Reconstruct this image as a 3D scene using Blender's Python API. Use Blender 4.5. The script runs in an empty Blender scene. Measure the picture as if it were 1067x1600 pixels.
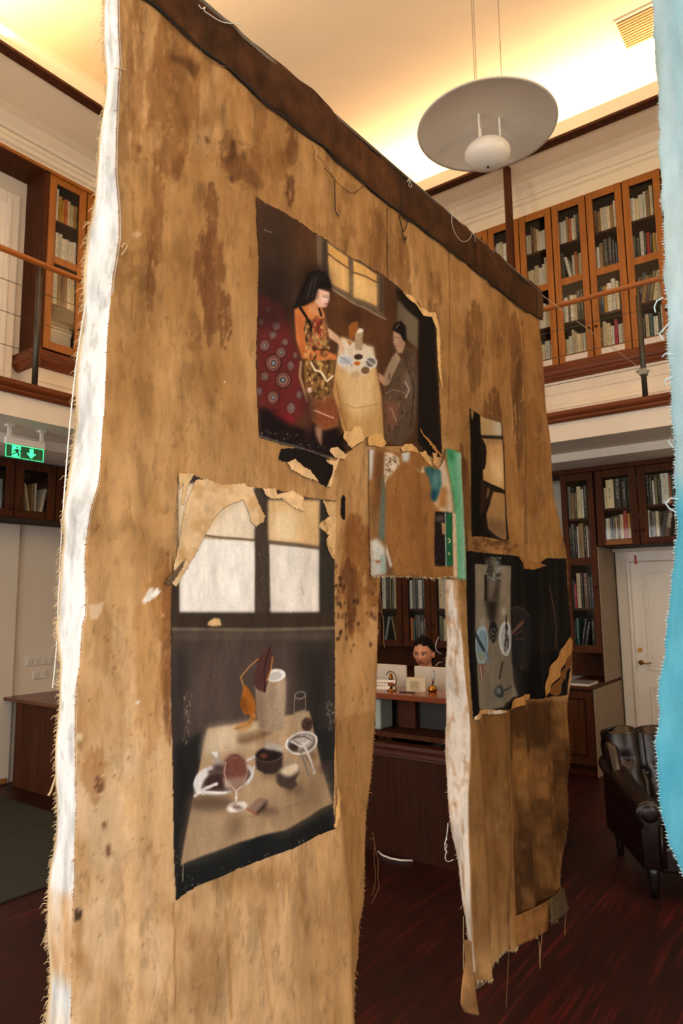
import bpy, bmesh, math, random
import numpy as np
from mathutils import Matrix, Vector
R_ = math.radians
rng = random.Random(7)
SC = bpy.context.scene
COL = SC.collection

# ------------------------------------------------------------------ camera
H = 1.6
YAW, PITCH, ROLL, FPX = R_(36.34), R_(7.38), R_(-0.72), 1067.0
_f = np.array([-math.sin(YAW)*math.cos(PITCH), math.cos(YAW)*math.cos(PITCH), math.sin(PITCH)])
_r = np.array([math.cos(YAW), math.sin(YAW), 0.0]); _u = np.cross(_r, _f)
_r2 = _r*math.cos(ROLL)+_u*math.sin(ROLL); _u2 = -_r*math.sin(ROLL)+_u*math.cos(ROLL)
RM = np.array([_r2, -_u2, _f])
cd = bpy.data.cameras.new('camera'); cam = bpy.data.objects.new('camera', cd); COL.objects.link(cam)
cd.sensor_fit = 'VERTICAL'; cd.sensor_height = 36.0; cd.sensor_width = 24.0; cd.lens = 36.0*FPX/1600.0
cd.clip_start = 0.05
M = Matrix.Identity(4)
for i in range(3):
    M[i][0] = _r2[i]; M[i][1] = _u2[i]; M[i][2] = -_f[i]
M[0][3], M[1][3], M[2][3] = 0, 0, H
cam.matrix_world = M
SC.camera = cam

# ------------------------------------------------------------------ world, light, exposure
w = bpy.data.worlds.new('world'); SC.world = w; w.use_nodes = True
w.node_tree.nodes['Background'].inputs[0].default_value = (0.62, 0.70, 0.82, 1)
w.node_tree.nodes['Background'].inputs[1].default_value = 0.35
SC.view_settings.view_transform = 'Standard'
SC.view_settings.look = 'None'
SC.view_settings.exposure = 0.0
SC.view_settings.gamma = 1.0
SC.view_settings.use_curve_mapping = False

def area(name, loc, aim, sx, sy, power, col):
    l = bpy.data.lights.new(name, 'AREA'); l.shape = 'RECTANGLE'; l.size = sx; l.size_y = sy
    l.energy = power; l.color = col
    o = bpy.data.objects.new(name, l); COL.objects.link(o); o.location = loc
    o.rotation_euler = (Vector(aim)-Vector(loc)).to_track_quat('-Z', 'Y').to_euler()
    return o
YF, XR, XL, YW, ZC = -2.4, 3.2, -6.3, 7.45, 6.35           # front wall, right wall, left wall, back wall, ceiling
DAY = (1.0, 0.965, 0.92)
for i, x in enumerate((-3.9, -1.2, 1.5)):                    # daylight at the three tall windows behind the camera
    area('window_daylight', (x, YF+0.12, 1.95), (x, 5, 1.3), 1.5, 2.3, (80, 58, 58)[i], DAY)
for i, y in enumerate((-0.9, 1.9)):                          # and at the two windows of the side wall
    area('window_daylight', (XR-0.12, y, 1.95), (-5, y, 1.2), 1.5, 2.3, (100, 30)[i], DAY)
WARM = (1.0, 0.66, 0.36)
area('cove_strip', (-0.9, 6.06, 5.90), (-0.9, 5.92, 6.6), 8.0, 0.12, 122, WARM)
area('cove_strip', (-5.0, 2.2, 5.90), (-4.86, 2.2, 6.6), 0.12, 6.5, 116, WARM)
area('cove_strip', (2.95, 1.5, 5.90), (2.4, 1.5, 6.6), 0.12, 7.0, 55, WARM)

# ------------------------------------------------------------------ pixel -> place
def ray(x, y):
    return RM.T @ np.array([(x-533.5)/FPX, (y-800)/FPX, 1.0])
def atX(x, y, X):
    d = ray(x, y); t = X/d[0]; return np.array([0, 0, H])+d*t
def atY(x, y, Y):
    d = ray(x, y); t = Y/d[1]; return np.array([0, 0, H])+d*t
def proj(P):
    q = (np.asarray(P, float)-np.array([0, 0, H])) @ RM.T
    return 533.5+FPX*q[..., 0]/q[..., 2], 800+FPX*q[..., 1]/q[..., 2]

# ------------------------------------------------------------------ materials
def lin(c):
    c = np.asarray(c, float)/255.0
    return tuple(np.where(c <= 0.04045, c/12.92, ((c+0.055)/1.055)**2.4))
def new_mat(name):
    m = bpy.data.materials.new(name); m.use_nodes = True
    return m, m.node_tree.nodes, m.node_tree.links, m.node_tree.nodes['Principled BSDF']
_mats = {}
def mat(name, rgb, rough=0.5, var=0.0, scale=(8, 8, 8), metal=0.0, bump=0.0, bscale=60, spec=0.5, rgb2=None, detail=5, coat=0.0):
    if name in _mats: return _mats[name]
    m, N, L, B = new_mat(name); c = lin(rgb)
    B.inputs['Roughness'].default_value = rough; B.inputs['Metallic'].default_value = metal
    B.inputs['Specular IOR Level'].default_value = spec
    B.inputs['Coat Weight'].default_value = coat
    B.inputs['Base Color'].default_value = (*c, 1)
    tc = N.new('ShaderNodeTexCoord')
    if var or rgb2:
        mp = N.new('ShaderNodeMapping'); mp.inputs['Scale'].default_value = scale
        nz = N.new('ShaderNodeTexNoise'); nz.inputs['Detail'].default_value = detail; nz.inputs['Scale'].default_value = 1
        rp = N.new('ShaderNodeValToRGB'); rp.color_ramp.elements[0].position = 0.3; rp.color_ramp.elements[1].position = 0.7
        c2 = lin(rgb2) if rgb2 else tuple(min(1, v*(1+var)) for v in c)
        c1 = c if rgb2 else tuple(v*(1-var) for v in c)
        rp.color_ramp.elements[0].color = (*c1, 1); rp.color_ramp.elements[1].color = (*c2, 1)
        L.new(tc.outputs['Object'], mp.inputs[0]); L.new(mp.outputs[0], nz.inputs['Vector'])
        L.new(nz.outputs[0], rp.inputs[0]); L.new(rp.outputs[0], B.inputs['Base Color'])
    if bump:
        nb = N.new('ShaderNodeTexNoise'); nb.inputs['Scale'].default_value = bscale; nb.inputs['Detail'].default_value = 4
        bp = N.new('ShaderNodeBump'); bp.inputs['Strength'].default_value = bump; bp.inputs['Distance'].default_value = 0.004
        L.new(tc.outputs['Object'], nb.inputs['Vector']); L.new(nb.outputs[0], bp.inputs['Height']); L.new(bp.outputs[0], B.inputs['Normal'])
    _mats[name] = m
    return m
def mat_emit(name, rgb, s):
    if name in _mats: return _mats[name]
    m, N, L, B = new_mat(name)
    B.inputs['Base Color'].default_value = (0.02, 0.02, 0.02, 1)
    B.inputs['Emission Color'].default_value = (*lin(rgb), 1); B.inputs['Emission Strength'].default_value = s
    _mats[name] = m; return m
def mat_glass(name='pane glass'):
    if name in _mats: return _mats[name]
    m, N, L, B = new_mat(name); N.remove(B)
    t = N.new('ShaderNodeBsdfTransparent'); g = N.new('ShaderNodeBsdfGlossy'); g.inputs['Roughness'].default_value = 0.05; g.inputs['Color'].default_value = (0.45, 0.45, 0.45, 1)
    t.inputs[0].default_value = (0.96, 0.97, 0.96, 1)
    fr = N.new('ShaderNodeFresnel'); fr.inputs[0].default_value = 1.35; mx = N.new('ShaderNodeMixShader')
    L.new(fr.outputs[0], mx.inputs[0]); L.new(t.outputs[0], mx.inputs[1]); L.new(g.outputs[0], mx.inputs[2])
    L.new(mx.outputs[0], N['Material Output'].inputs[0]); _mats[name] = m; return m
def mat_paint(name, rough=0.9, weave=500, wst=0.25, fine=0.18, streak=(30, 30, 4), spec=0.2, bdist=0.002, fleck=0.0):
    """cloth / print: colour attribute carries the stains, painted shade and pictures, nodes add fibre and fine wear"""
    if name in _mats: return _mats[name]
    m, N, L, B = new_mat(name)
    B.inputs['Roughness'].default_value = rough; B.inputs['Specular IOR Level'].default_value = spec
    at = N.new('ShaderNodeVertexColor'); at.layer_name = 'paint'
    tc = N.new('ShaderNodeTexCoord'); mp = N.new('ShaderNodeMapping'); mp.inputs['Scale'].default_value = streak
    nz = N.new('ShaderNodeTexNoise'); nz.inputs['Scale'].default_value = 1; nz.inputs['Detail'].default_value = 8; nz.inputs['Roughness'].default_value = 0.65
    mr = N.new('ShaderNodeMapRange'); mr.inputs[1].default_value = 0.3; mr.inputs[2].default_value = 0.7
    mr.inputs[3].default_value = 1-fine; mr.inputs[4].default_value = 1+fine
    mu = N.new('ShaderNodeMix'); mu.data_type = 'RGBA'; mu.blend_type = 'MULTIPLY'; mu.inputs[0].default_value = 1
    L.new(tc.outputs['Object'], mp.inputs[0]); L.new(mp.outputs[0], nz.inputs['Vector']); L.new(nz.outputs[0], mr.inputs[0])
    L.new(at.outputs['Color'], mu.inputs[6]); L.new(mr.outputs[0], mu.inputs[7]); last = mu.outputs[2]
    if fleck:
        for sc_, lo_, hi_, v in (((110, 110, 16), .45, .70, 1-fleck*.30), ((34, 34, 13), .60, .68, 1-fleck*.7), ((7, 7, 3.2), .50, .60, 1-fleck*.42), ((15, 15, 6), .56, .59, 1-fleck*.45), ((240, 240, 140), .58, .70, 1-fleck*.45)):
            m2 = N.new('ShaderNodeMapping'); m2.inputs['Scale'].default_value = sc_; m2.inputs['Location'].default_value = (sc_[0], 3.1, 1.7)
            n2 = N.new('ShaderNodeTexNoise'); n2.inputs['Scale'].default_value = 1; n2.inputs['Detail'].default_value = 5; n2.inputs['Roughness'].default_value = .6; n2.inputs['Distortion'].default_value = .6
            r2 = N.new('ShaderNodeMapRange'); r2.inputs[1].default_value = lo_; r2.inputs[2].default_value = hi_; r2.inputs[3].default_value = 1.0; r2.inputs[4].default_value = v
            x2 = N.new('ShaderNodeMix'); x2.data_type = 'RGBA'; x2.blend_type = 'MULTIPLY'; x2.inputs[0].default_value = 1
            L.new(tc.outputs['Object'], m2.inputs[0]); L.new(m2.outputs[0], n2.inputs['Vector']); L.new(n2.outputs[0], r2.inputs[0]); L.new(last, x2.inputs[6]); L.new(r2.outputs[0], x2.inputs[7]); last = x2.outputs[2]
    L.new(last, B.inputs['Base Color'])
    wv = N.new('ShaderNodeTexNoise'); wv.inputs['Scale'].default_value = weave; wv.inputs['Detail'].default_value = 2
    ad = N.new('ShaderNodeMath'); ad.operation = 'ADD'
    L.new(tc.outputs['Object'], wv.inputs['Vector']); L.new(wv.outputs[0], ad.inputs[0]); L.new(nz.outputs[0], ad.inputs[1])
    bp = N.new('ShaderNodeBump'); bp.inputs['Strength'].default_value = wst; bp.inputs['Distance'].default_value = bdist
    L.new(ad.outputs[0], bp.inputs['Height']); L.new(bp.outputs[0], B.inputs['Normal'])
    _mats[name] = m; return m

WOOD = lambda: mat('stained wood', (144, 82, 22), 0.42, rgb2=(174, 106, 34), scale=(26, 26, 2.2), bump=0.05, bscale=90)
WOODH = lambda: mat('stained wood moulding', (94, 44, 18), 0.45, rgb2=(120, 60, 26), spec=0.3, scale=(3, 3, 40))
WOODD = lambda: mat('dark stained wood', (62, 32, 16), 0.6, rgb2=(86, 46, 26), spec=0.12, scale=(30, 30, 2.5))
WOODIN = lambda: mat('cabinet interior wood', (42, 25, 15), 0.7, rgb2=(54, 32, 19), spec=0.2, scale=(20, 20, 2))
PLAST = lambda: mat('white plaster', (232, 222, 208), 0.85, var=0.04, scale=(2, 2, 2))
WALLP = lambda: mat('greyed cream wall paint', (222, 212, 196), 0.8, var=0.03, scale=(2, 2, 2))
CREAM = lambda: mat('cream ceiling paint', (243, 228, 202), 0.85, var=0.03, scale=(1.5, 1.5, 1.5))
STEEL = lambda: mat('grey steel', (78, 74, 68), 0.45, metal=0.7)
BRASS = lambda: mat('brass', (170, 120, 50), 0.25, metal=1.0)
WHITEP = lambda: mat('white plastic', (225, 220, 214), 0.45)
DOORW = lambda: mat('white door paint', (232, 224, 212), 0.45, var=0.02, scale=(3, 3, 3))

# ------------------------------------------------------------------ mesh builder
class MB:
    def __init__(s): s.v, s.f, s.m, s.cur = [], [], [], 0
    def add(s, vs, fs):
        b = len(s.v); s.v += [tuple(map(float, v)) for v in vs]
        for f in fs: s.f.append([b+i for i in f]); s.m.append(s.cur)
        return s
    def box(s, a, b):
        x0, y0, z0 = [min(p, q) for p, q in zip(a, b)]; x1, y1, z1 = [max(p, q) for p, q in zip(a, b)]
        return s.add([(x0,y0,z0),(x1,y0,z0),(x1,y1,z0),(x0,y1,z0),(x0,y0,z1),(x1,y0,z1),(x1,y1,z1),(x0,y1,z1)],
                     [(3,2,1,0),(4,5,6,7),(0,1,5,4),(1,2,6,5),(2,3,7,6),(3,0,4,7)])
    def prism(s, prof, p0, p1, ax):
        """profile [(a,b)] in the plane across `ax`, extruded from p0 to p1 along ax (0: (y,z), 1: (x,z), 2: (x,y))"""
        def put(a, b, t): return {0: (t, a, b), 1: (a, t, b), 2: (a, b, t)}[ax]
        n = len(prof); vs = [put(a, b, p0) for a, b in prof]+[put(a, b, p1) for a, b in prof]
        return s.add(vs, [tuple(range(n)), tuple(range(2*n-1, n-1, -1))]+[(i, (i+1) % n, n+(i+1) % n, n+i) for i in range(n)])
    def tube(s, pts, r, seg=8, caps=True):
        pts = [Vector(p) for p in pts]; n = len(pts); rs = r if hasattr(r, '__len__') else [r]*n
        vs = []; up = None
        for i, p in enumerate(pts):
            d = (pts[min(i+1, n-1)]-pts[max(i-1, 0)]).normalized()
            if up is None: up = Vector((0, 0, 1)) if abs(d.z) < 0.9 else Vector((1, 0, 0))
            a = d.cross(up); a = a.normalized() if a.length > 1e-6 else d.orthogonal().normalized()
            b = a.cross(d).normalized(); up = b
            for k in range(seg):
                t = 2*math.pi*k/seg; vs.append(p+a*math.cos(t)*rs[i]+b*math.sin(t)*rs[i])
        fs = [(i*seg+k, i*seg+(k+1) % seg, (i+1)*seg+(k+1) % seg, (i+1)*seg+k) for i in range(n-1) for k in range(seg)]
        if caps: fs += [tuple(range(seg-1, -1, -1)), tuple((n-1)*seg+k for k in range(seg))]
        return s.add(vs, fs)
    def lathe(s, prof, c=(0, 0, 0), seg=24):
        n = len(prof); vs = []
        for r, z in prof:
            for k in range(seg):
                t = 2*math.pi*k/seg; vs.append((c[0]+r*math.cos(t), c[1]+r*math.sin(t), c[2]+z))
        fs = [(i*seg+k, i*seg+(k+1) % seg, (i+1)*seg+(k+1) % seg, (i+1)*seg+k) for i in range(n-1) for k in range(seg)]
        return s.add(vs, fs)
    def ell(s, c, r, seg=16, rings=10):
        prof = [(max(1e-4, math.sin(math.pi*i/rings)), -math.cos(math.pi*i/rings)) for i in range(rings+1)]
        b = MB().lathe(prof, seg=seg); return s.add([(c[0]+x*r[0], c[1]+y*r[1], c[2]+z*r[2]) for x, y, z in b.v], b.f)
    def build(s, name, material, parent=None, smooth=False, bevel=0.0, mats=None):
        me = bpy.data.meshes.new(name); me.from_pydata(s.v, [], s.f)
        bm = bmesh.new(); bm.from_mesh(me); bmesh.ops.recalc_face_normals(bm, faces=bm.faces); bm.to_mesh(me); bm.free()
        for q in (mats or [material]): me.materials.append(q)
        if mats: me.polygons.foreach_set('material_index', s.m)
        if smooth: me.polygons.foreach_set('use_smooth', [True]*len(me.polygons))
        o = bpy.data.objects.new(name, me); COL.objects.link(o)
        if parent is not None: o.parent = parent
        if bevel:
            b = o.modifiers.new('edge', 'BEVEL'); b.width = bevel; b.segments = 2; b.limit_method = 'ANGLE'
        return o
def tag(o, label=None, cat=None, group=None, kind=None):
    for k, v in (('label', label), ('category', cat), ('group', group), ('kind', kind)):
        if v: o[k] = v
    return o
def empty(name, loc=(0, 0, 0), rz=0.0):
    o = bpy.data.objects.new(name, None); COL.objects.link(o); o.location = loc; o.rotation_euler = (0, 0, rz)
    o.empty_display_size = 0.1; return o
def struct(o): o['kind'] = 'structure'; return o
def bx(name, a, b, m, parent=None, bevel=0.0): return MB().box(a, b).build(name, m, parent, bevel=bevel)

# ================================================================== THE ROOM
def floor_material():
    m, N, L, B = new_mat('oxblood floor')
    tc = N.new('ShaderNodeTexCoord'); mp = N.new('ShaderNodeMapping'); mp.inputs['Scale'].default_value = (42, 1.6, 1)
    nz = N.new('ShaderNodeTexNoise'); nz.inputs['Scale'].default_value = 1; nz.inputs['Detail'].default_value = 8; nz.inputs['Roughness'].default_value = 0.7
    rp = N.new('ShaderNodeValToRGB'); e = rp.color_ramp.elements
    e[0].position, e[0].color = 0.32, (*lin((26, 10, 9)), 1); e[1].position, e[1].color = 0.72, (*lin((98, 22, 21)), 1)
    x = e.new(0.52); x.color = (*lin((44, 14, 12)), 1)
    n2 = N.new('ShaderNodeTexNoise'); n2.inputs['Scale'].default_value = 2.2; n2.inputs['Detail'].default_value = 3
    mr = N.new('ShaderNodeMapRange'); mr.inputs[3].default_value = 0.7; mr.inputs[4].default_value = 1.25
    mu = N.new('ShaderNodeMix'); mu.data_type = 'RGBA'; mu.blend_type = 'MULTIPLY'; mu.inputs[0].default_value = 1
    L.new(tc.outputs['Object'], mp.inputs[0]); L.new(mp.outputs[0], nz.inputs['Vector']); L.new(nz.outputs[0], rp.inputs[0])
    L.new(tc.outputs['Object'], n2.inputs['Vector']); L.new(n2.outputs[0], mr.inputs[0]); L.new(rp.outputs[0], mu.inputs[6]); L.new(mr.outputs[0], mu.inputs[7])
    L.new(mu.outputs[2], B.inputs['Base Color']); B.inputs['Roughness'].default_value = 0.5; B.inputs['Specular IOR Level'].default_value = 0.3
    return m
struct(bx('floor', (XL-0.3, YF-0.3, -0.1), (XR+0.3, YW+0.3, 0), floor_material()))
struct(bx('ceiling', (XL-0.3, YF-0.3, ZC), (XR+0.3, YW+0.3, ZC+0.1), CREAM()))
struct(bx('wall_left', (XL-0.2, YF, 0), (XL, YW, ZC), WALLP()))
struct(bx('wall_back', (XL, YW, 0), (XR, YW+0.2, ZC), WALLP()))
# front and side walls, behind the camera, with their windows
def pierced(name, axis, c0, c1, lo, hi, wins, m):
    b = MB(); cuts = sorted(wins); prev = lo
    def bb(a0, a1, z0, z1):
        if axis == 'x': b.box((a0, c0, z0), (a1, c1, z1))
        else: b.box((c0, a0, z0), (c1, a1, z1))
    for a0, a1, z0, z1 in cuts:
        bb(prev, a0, 0, ZC); bb(a0, a1, 0, z0); bb(a0, a1, z1, ZC); prev = a1
    bb(prev, hi, 0, ZC)
    return struct(b.build(name, m))
pierced('wall_front', 'x', YF-0.2, YF, XL, XR, [(x-0.75, x+0.75, 0.8, 3.1) for x in (-3.9, -1.2, 1.5)], WALLP())
pierced('wall_right', 'y', XR, XR+0.2, YF, YW, [(y-0.75, y+0.75, 0.8, 3.1) for y in (-0.9, 1.9)], WALLP())
def window(n, axis, c, a, z0=0.8, z1=3.1):
    r = empty('window_%d' % n, (a, c, z0) if axis == 'x' else (c, a, z0)); struct(r)
    def bb(b, a0, a1, t0, t1, q0, q1):
        return b.box((a0, t0, q0), (a1, t1, q1)) if axis == 'x' else b.box((t0, a0, q0), (t1, a1, q1))
    f = MB(); h = z1-z0
    for a0, a1, q0, q1 in ((-.75, -.69, 0, h), (.69, .75, 0, h), (-.69, .69, 0, .06), (-.69, .69, h-.06, h), (-.03, .03, .06, h-.06), (-.69, .69, h*.66, h*.66+.05)):
        bb(f, a0, a1, -.03, .03, q0, q1)
    f.build('window_frame', DOORW(), r); bb(MB(), -.69, .69, -.004, .004, .06, h-.06).build('pane', mat_glass(), r)
for i, x in enumerate((-3.9, -1.2, 1.5)): window(i+1, 'x', YF-0.1, x)
for i, y in enumerate((-0.9, 1.9)): window(i+4, 'y', XR+0.1, y)

# gallery: slab, fascia, edge moulding along the back and the left side
YB, XB, ZG = 5.87, -4.78, 3.22
def run(prof, name, m, back=True):
    """profile of (depth behind the gallery edge, z) run along the back edge or the left edge"""
    if back: return MB().prism([(YB+d, z) for d, z in prof], XB-0.0, XR, 0).build(name, m)
    return MB().prism([(XB-d, z) for d, z in prof], YF, YW, 1).build(name, m)
slab = [(0.02, 2.965), (0.55, 2.965), (0.55, 2.887), (1.7, 2.887), (1.7, 3.2), (0.02, 3.2)]
struct(run([(d if d > 0.03 else d, z) for d, z in slab], 'trim_1', PLAST(), True))
struct(run(slab, 'trim_2', PLAST(), False))
edge = [(0.03, 3.13), (-0.005, 3.13), (-0.02, 3.145), (-0.02, 3.165), (-0.035, 3.175), (-0.045, 3.19), (-0.045, 3.215), (-0.03, 3.225), (0.12, 3.225), (0.12, 3.2), (0.03, 3.2)]
struct(run(edge, 'trim_3', WOODH(), True)); struct(run(edge, 'trim_4', WOODH(), False))
# cove: lip, gallery ceiling, upstand behind the light strip
lip = [(-0.02, 5.80), (0.06, 5.80), (0.06, 5.93), (-0.02, 5.93)]
lipm = [(-0.025, 5.775), (0.07, 5.775), (0.07, 5.80), (-0.025, 5.80)]
struct(run(lip, 'trim_5', CREAM(), True)); struct(run(lip, 'trim_6', CREAM(), False))
struct(run(lipm, 'trim_7', WOODD(), True)); struct(run(lipm, 'trim_8', WOODD(), False))
struct(MB().prism([(YB+0.06, 5.80), (6.22, 5.80), (6.30, 5.785), (6.38, 5.74), (6.42, 5.70), (YW, 5.70), (YW, 5.86), (YB+0.06, 5.86)], XB-0.1, XR, 0).build('ceiling_gallery', CREAM()))
struct(MB().prism([(XB-0.06, 5.80), (-5.35, 5.80), (-5.44, 5.785), (-5.52, 5.74), (-5.56, 5.70), (XL, 5.70), (XL, 5.86), (XB-0.06, 5.86)], YF, YW, 1).build('ceiling_gallery', CREAM()))
struct(bx('wall_cove', (XB-0.3, YB+0.36, 5.86), (XR, YB+0.4, ZC), CREAM()))
struct(bx('wall_cove', (XB-0.4, YF, 5.86), (XB-0.36, YB+0.36, ZC), CREAM()))
struct(bx('wall_cove', (3.0, YF, 5.80), (3.04, YB, 5.93), CREAM()))
crown = [(6.42, 5.70), (6.40, 5.70), (6.375, 5.715), (6.40, 5.690), (6.395, 5.675), (6.415, 5.668), (6.43, 5.64), (6.455, 5.63), (6.47, 5.60), (6.5, 5.60), (6.5, 5.70)]
struct(MB().prism(crown, XB-0.9, XR, 0).build('trim_9', CREAM()))
struct(MB().prism([(-5.62+(6.45-y), z) for y, z in crown], 1.0, YW, 1).build('trim_10', CREAM()))
struct(bx('wall_gallery', (XB-0.85, 6.47, 5.515), (XR, 6.55, 5.72), CREAM()))
struct(bx('wall_gallery', (-5.70, YF, 5.575), (-5.63, 6.47, 5.72), CREAM()))

# plinth below the gallery bookcases: white riser with mouldings and a brown capping
PX0, PX1 = -5.0, 2.4
def plinth(prof, name, m, back):
    if back: return struct(MB().prism([(6.45+d, z) for d, z in prof], -5.3, PX1, 0).build(name, m))
    return struct(MB().prism([(-5.62-d, z) for d, z in prof], 3.10, 6.4, 1).build(name, m))
riser = [(-0.02, 3.2), (-0.02, 3.40), (-0.035, 3.41), (-0.035, 3.44), (-0.01, 3.455), (0.0, 3.56), (-0.012, 3.565), (-0.012, 3.585), (0.0, 3.59), (0.0, 3.70), (0.3, 3.70), (0.3, 3.2)]
cap = [(0.0, 3.69), (-0.03, 3.70), (-0.045, 3.72), (-0.05, 3.735), (-0.075, 3.745), (-0.08, 3.775), (-0.06, 3.785), (-0.06, 3.84), (0.02, 3.855), (0.3, 3.855), (0.3, 3.69)]
plinth(riser, 'trim_11', PLAST(), True); plinth(riser, 'trim_12', PLAST(), False)
plinth(cap, 'trim_13', WOODH(), True); plinth(cap, 'trim_14', WOODH(), False)
# the brown capping turns the corner into the door recess
struct(MB().prism([(3.10-d*1.0-0.0, z) for d, z in [(-0.0, 3.69), (0.03, 3.70), (0.05, 3.735), (0.075, 3.745), (0.08, 3.775), (0.06, 3.785), (0.06, 3.84), (0.0, 3.855)]], -5.92, -5.54, 0).build('trim_15', WOODH()))
# recess with a white door on the left gallery
rec = empty('door_1', (-5.92, 2.4, ZG)); struct(rec)
def rbx(name, a, b, m, bevel=0.0):
    return bx(name, tuple(p-q for p, q in zip(a, (-5.92, 2.4, ZG))), tuple(p-q for p, q in zip(b, (-5.92, 2.4, ZG))), m, rec, bevel)
rbx('door_leaf', (-5.93, 2.02, ZG), (-5.90, 2.90, 5.25), DOORW())
for i, (a0, a1, z0, z1) in enumerate(((2.90, 3.02, ZG, 5.36), (1.90, 2.02, ZG, 5.36), (2.02, 2.90, 5.25, 5.36))): rbx('door_casing', (-5.92, a0, z0), (-5.875, a1, z1), DOORW(), 0.008)
rbx('door_casing', (-5.885, 2.90, ZG), (-5.86, 2.94, 5.29), DOORW(), 0.006)
struct(bx('wall_recess', (-6.3, 0.5, 3.2), (-5.925, 6.4, 5.72), WALLP()))
struct(bx('trim_16', (-5.93, 3.10, 3.85), (-5.60, 3.14, 5.575), WOODD()))            # brown jamb lining
struct(bx('trim_17', (-5.925, 1.4, 5.54), (-5.60, 3.14, 5.575), WOODD()))            # brown head lining
struct(bx('trim_18', (-5.625, 1.4, 5.555), (-5.595, 3.95, 5.585), WOOD()))

# lower floor: pilaster, baseboards, mats
struct(bx('trim_19', (XL, 3.10, 0.0), (XL+0.03, 3.38, 2.35), WALLP()))
struct(bx('trim_20', (XL, 2.60, 0.0), (XL+0.06, 3.10, 2.35), DOORW()))
struct(bx('baseboard_left', (XL, 1.0, 0.0), (XL+0.05, 3.36, 0.05), mat('light oak', (150, 98, 52), 0.4, var=.15, scale=(3, 20, 20)), bevel=0.01))

# ================================================================== RAILINGS, POLE, MATS
def railing(back):
    def P(a, z): return (a, YB+0.04, z) if back else (XB-0.04, a, z)
    lo, hi = (XB, XR) if back else (-1.5, YB)
    pos = [-4.0, -2.6, -1.215, 0.2, 1.6, 3.0] if back else [-0.3, 1.2, 2.655, 4.1]
    root = empty('gallery_railing', P((lo+hi)/2, 3.225)); c = Vector(root.location)
    Q = lambda a, z: Vector(P(a, z))-c
    tag(root, 'oiled wood handrail on steel posts with cables, along the gallery bookcases over the white door' if back
        else 'oiled wood handrail on steel posts with cables, on the gallery over the exit sign', 'railing')
    MB().tube([Q(lo, 4.215), Q(hi, 4.215)], 0.024, 14).build('handrail', mat('oiled rail wood', (150, 84, 30), 0.28, rgb2=(172, 100, 40), scale=(3, 3, 30)), root, smooth=True)
    for a in pos:
        o = MB().tube([Q(a, 3.222), Q(a, 4.12)], 0.022, 14).build('post', STEEL(), root, smooth=True)
        MB().tube([Q(a, 4.12), Q(a, 4.2)], 0.008, 8).build('pin', STEEL(), o)
    for z in (3.985, 3.74, 3.49):
        MB().tube([Q(lo, z), Q(hi, z)], 0.0028, 6).build('cable', STEEL(), root)
    return root
railing(True); railing(False)
tag(MB().box((-2.365, YB+0.075, 3.226), (-2.305, YB+0.135, 5.775)).build('support_pole', WOODD(), bevel=0.004), 'square brown pole rising from the gallery edge to the cove', 'pole')

FELT = lambda: mat('grey-green mat pile', (60, 62, 57), 0.95, var=0.25, scale=(160, 160, 160), bump=0.8, bscale=300, spec=0.1)
tag(bx('floor_mat', (-6.0, 0.6, 0.0), (-4.865, 3.10, 0.012), FELT(), bevel=0.004), 'darker grey floor mat lying nearest the brown desk end', 'mat', 'entrance mats')
tag(bx('floor_mat', (-4.85, 0.6, 0.0), (-3.82, 3.08, 0.014), FELT(), bevel=0.004), 'grey-green floor mat with its edge on the bare red floor', 'mat', 'entrance mats')

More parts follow.
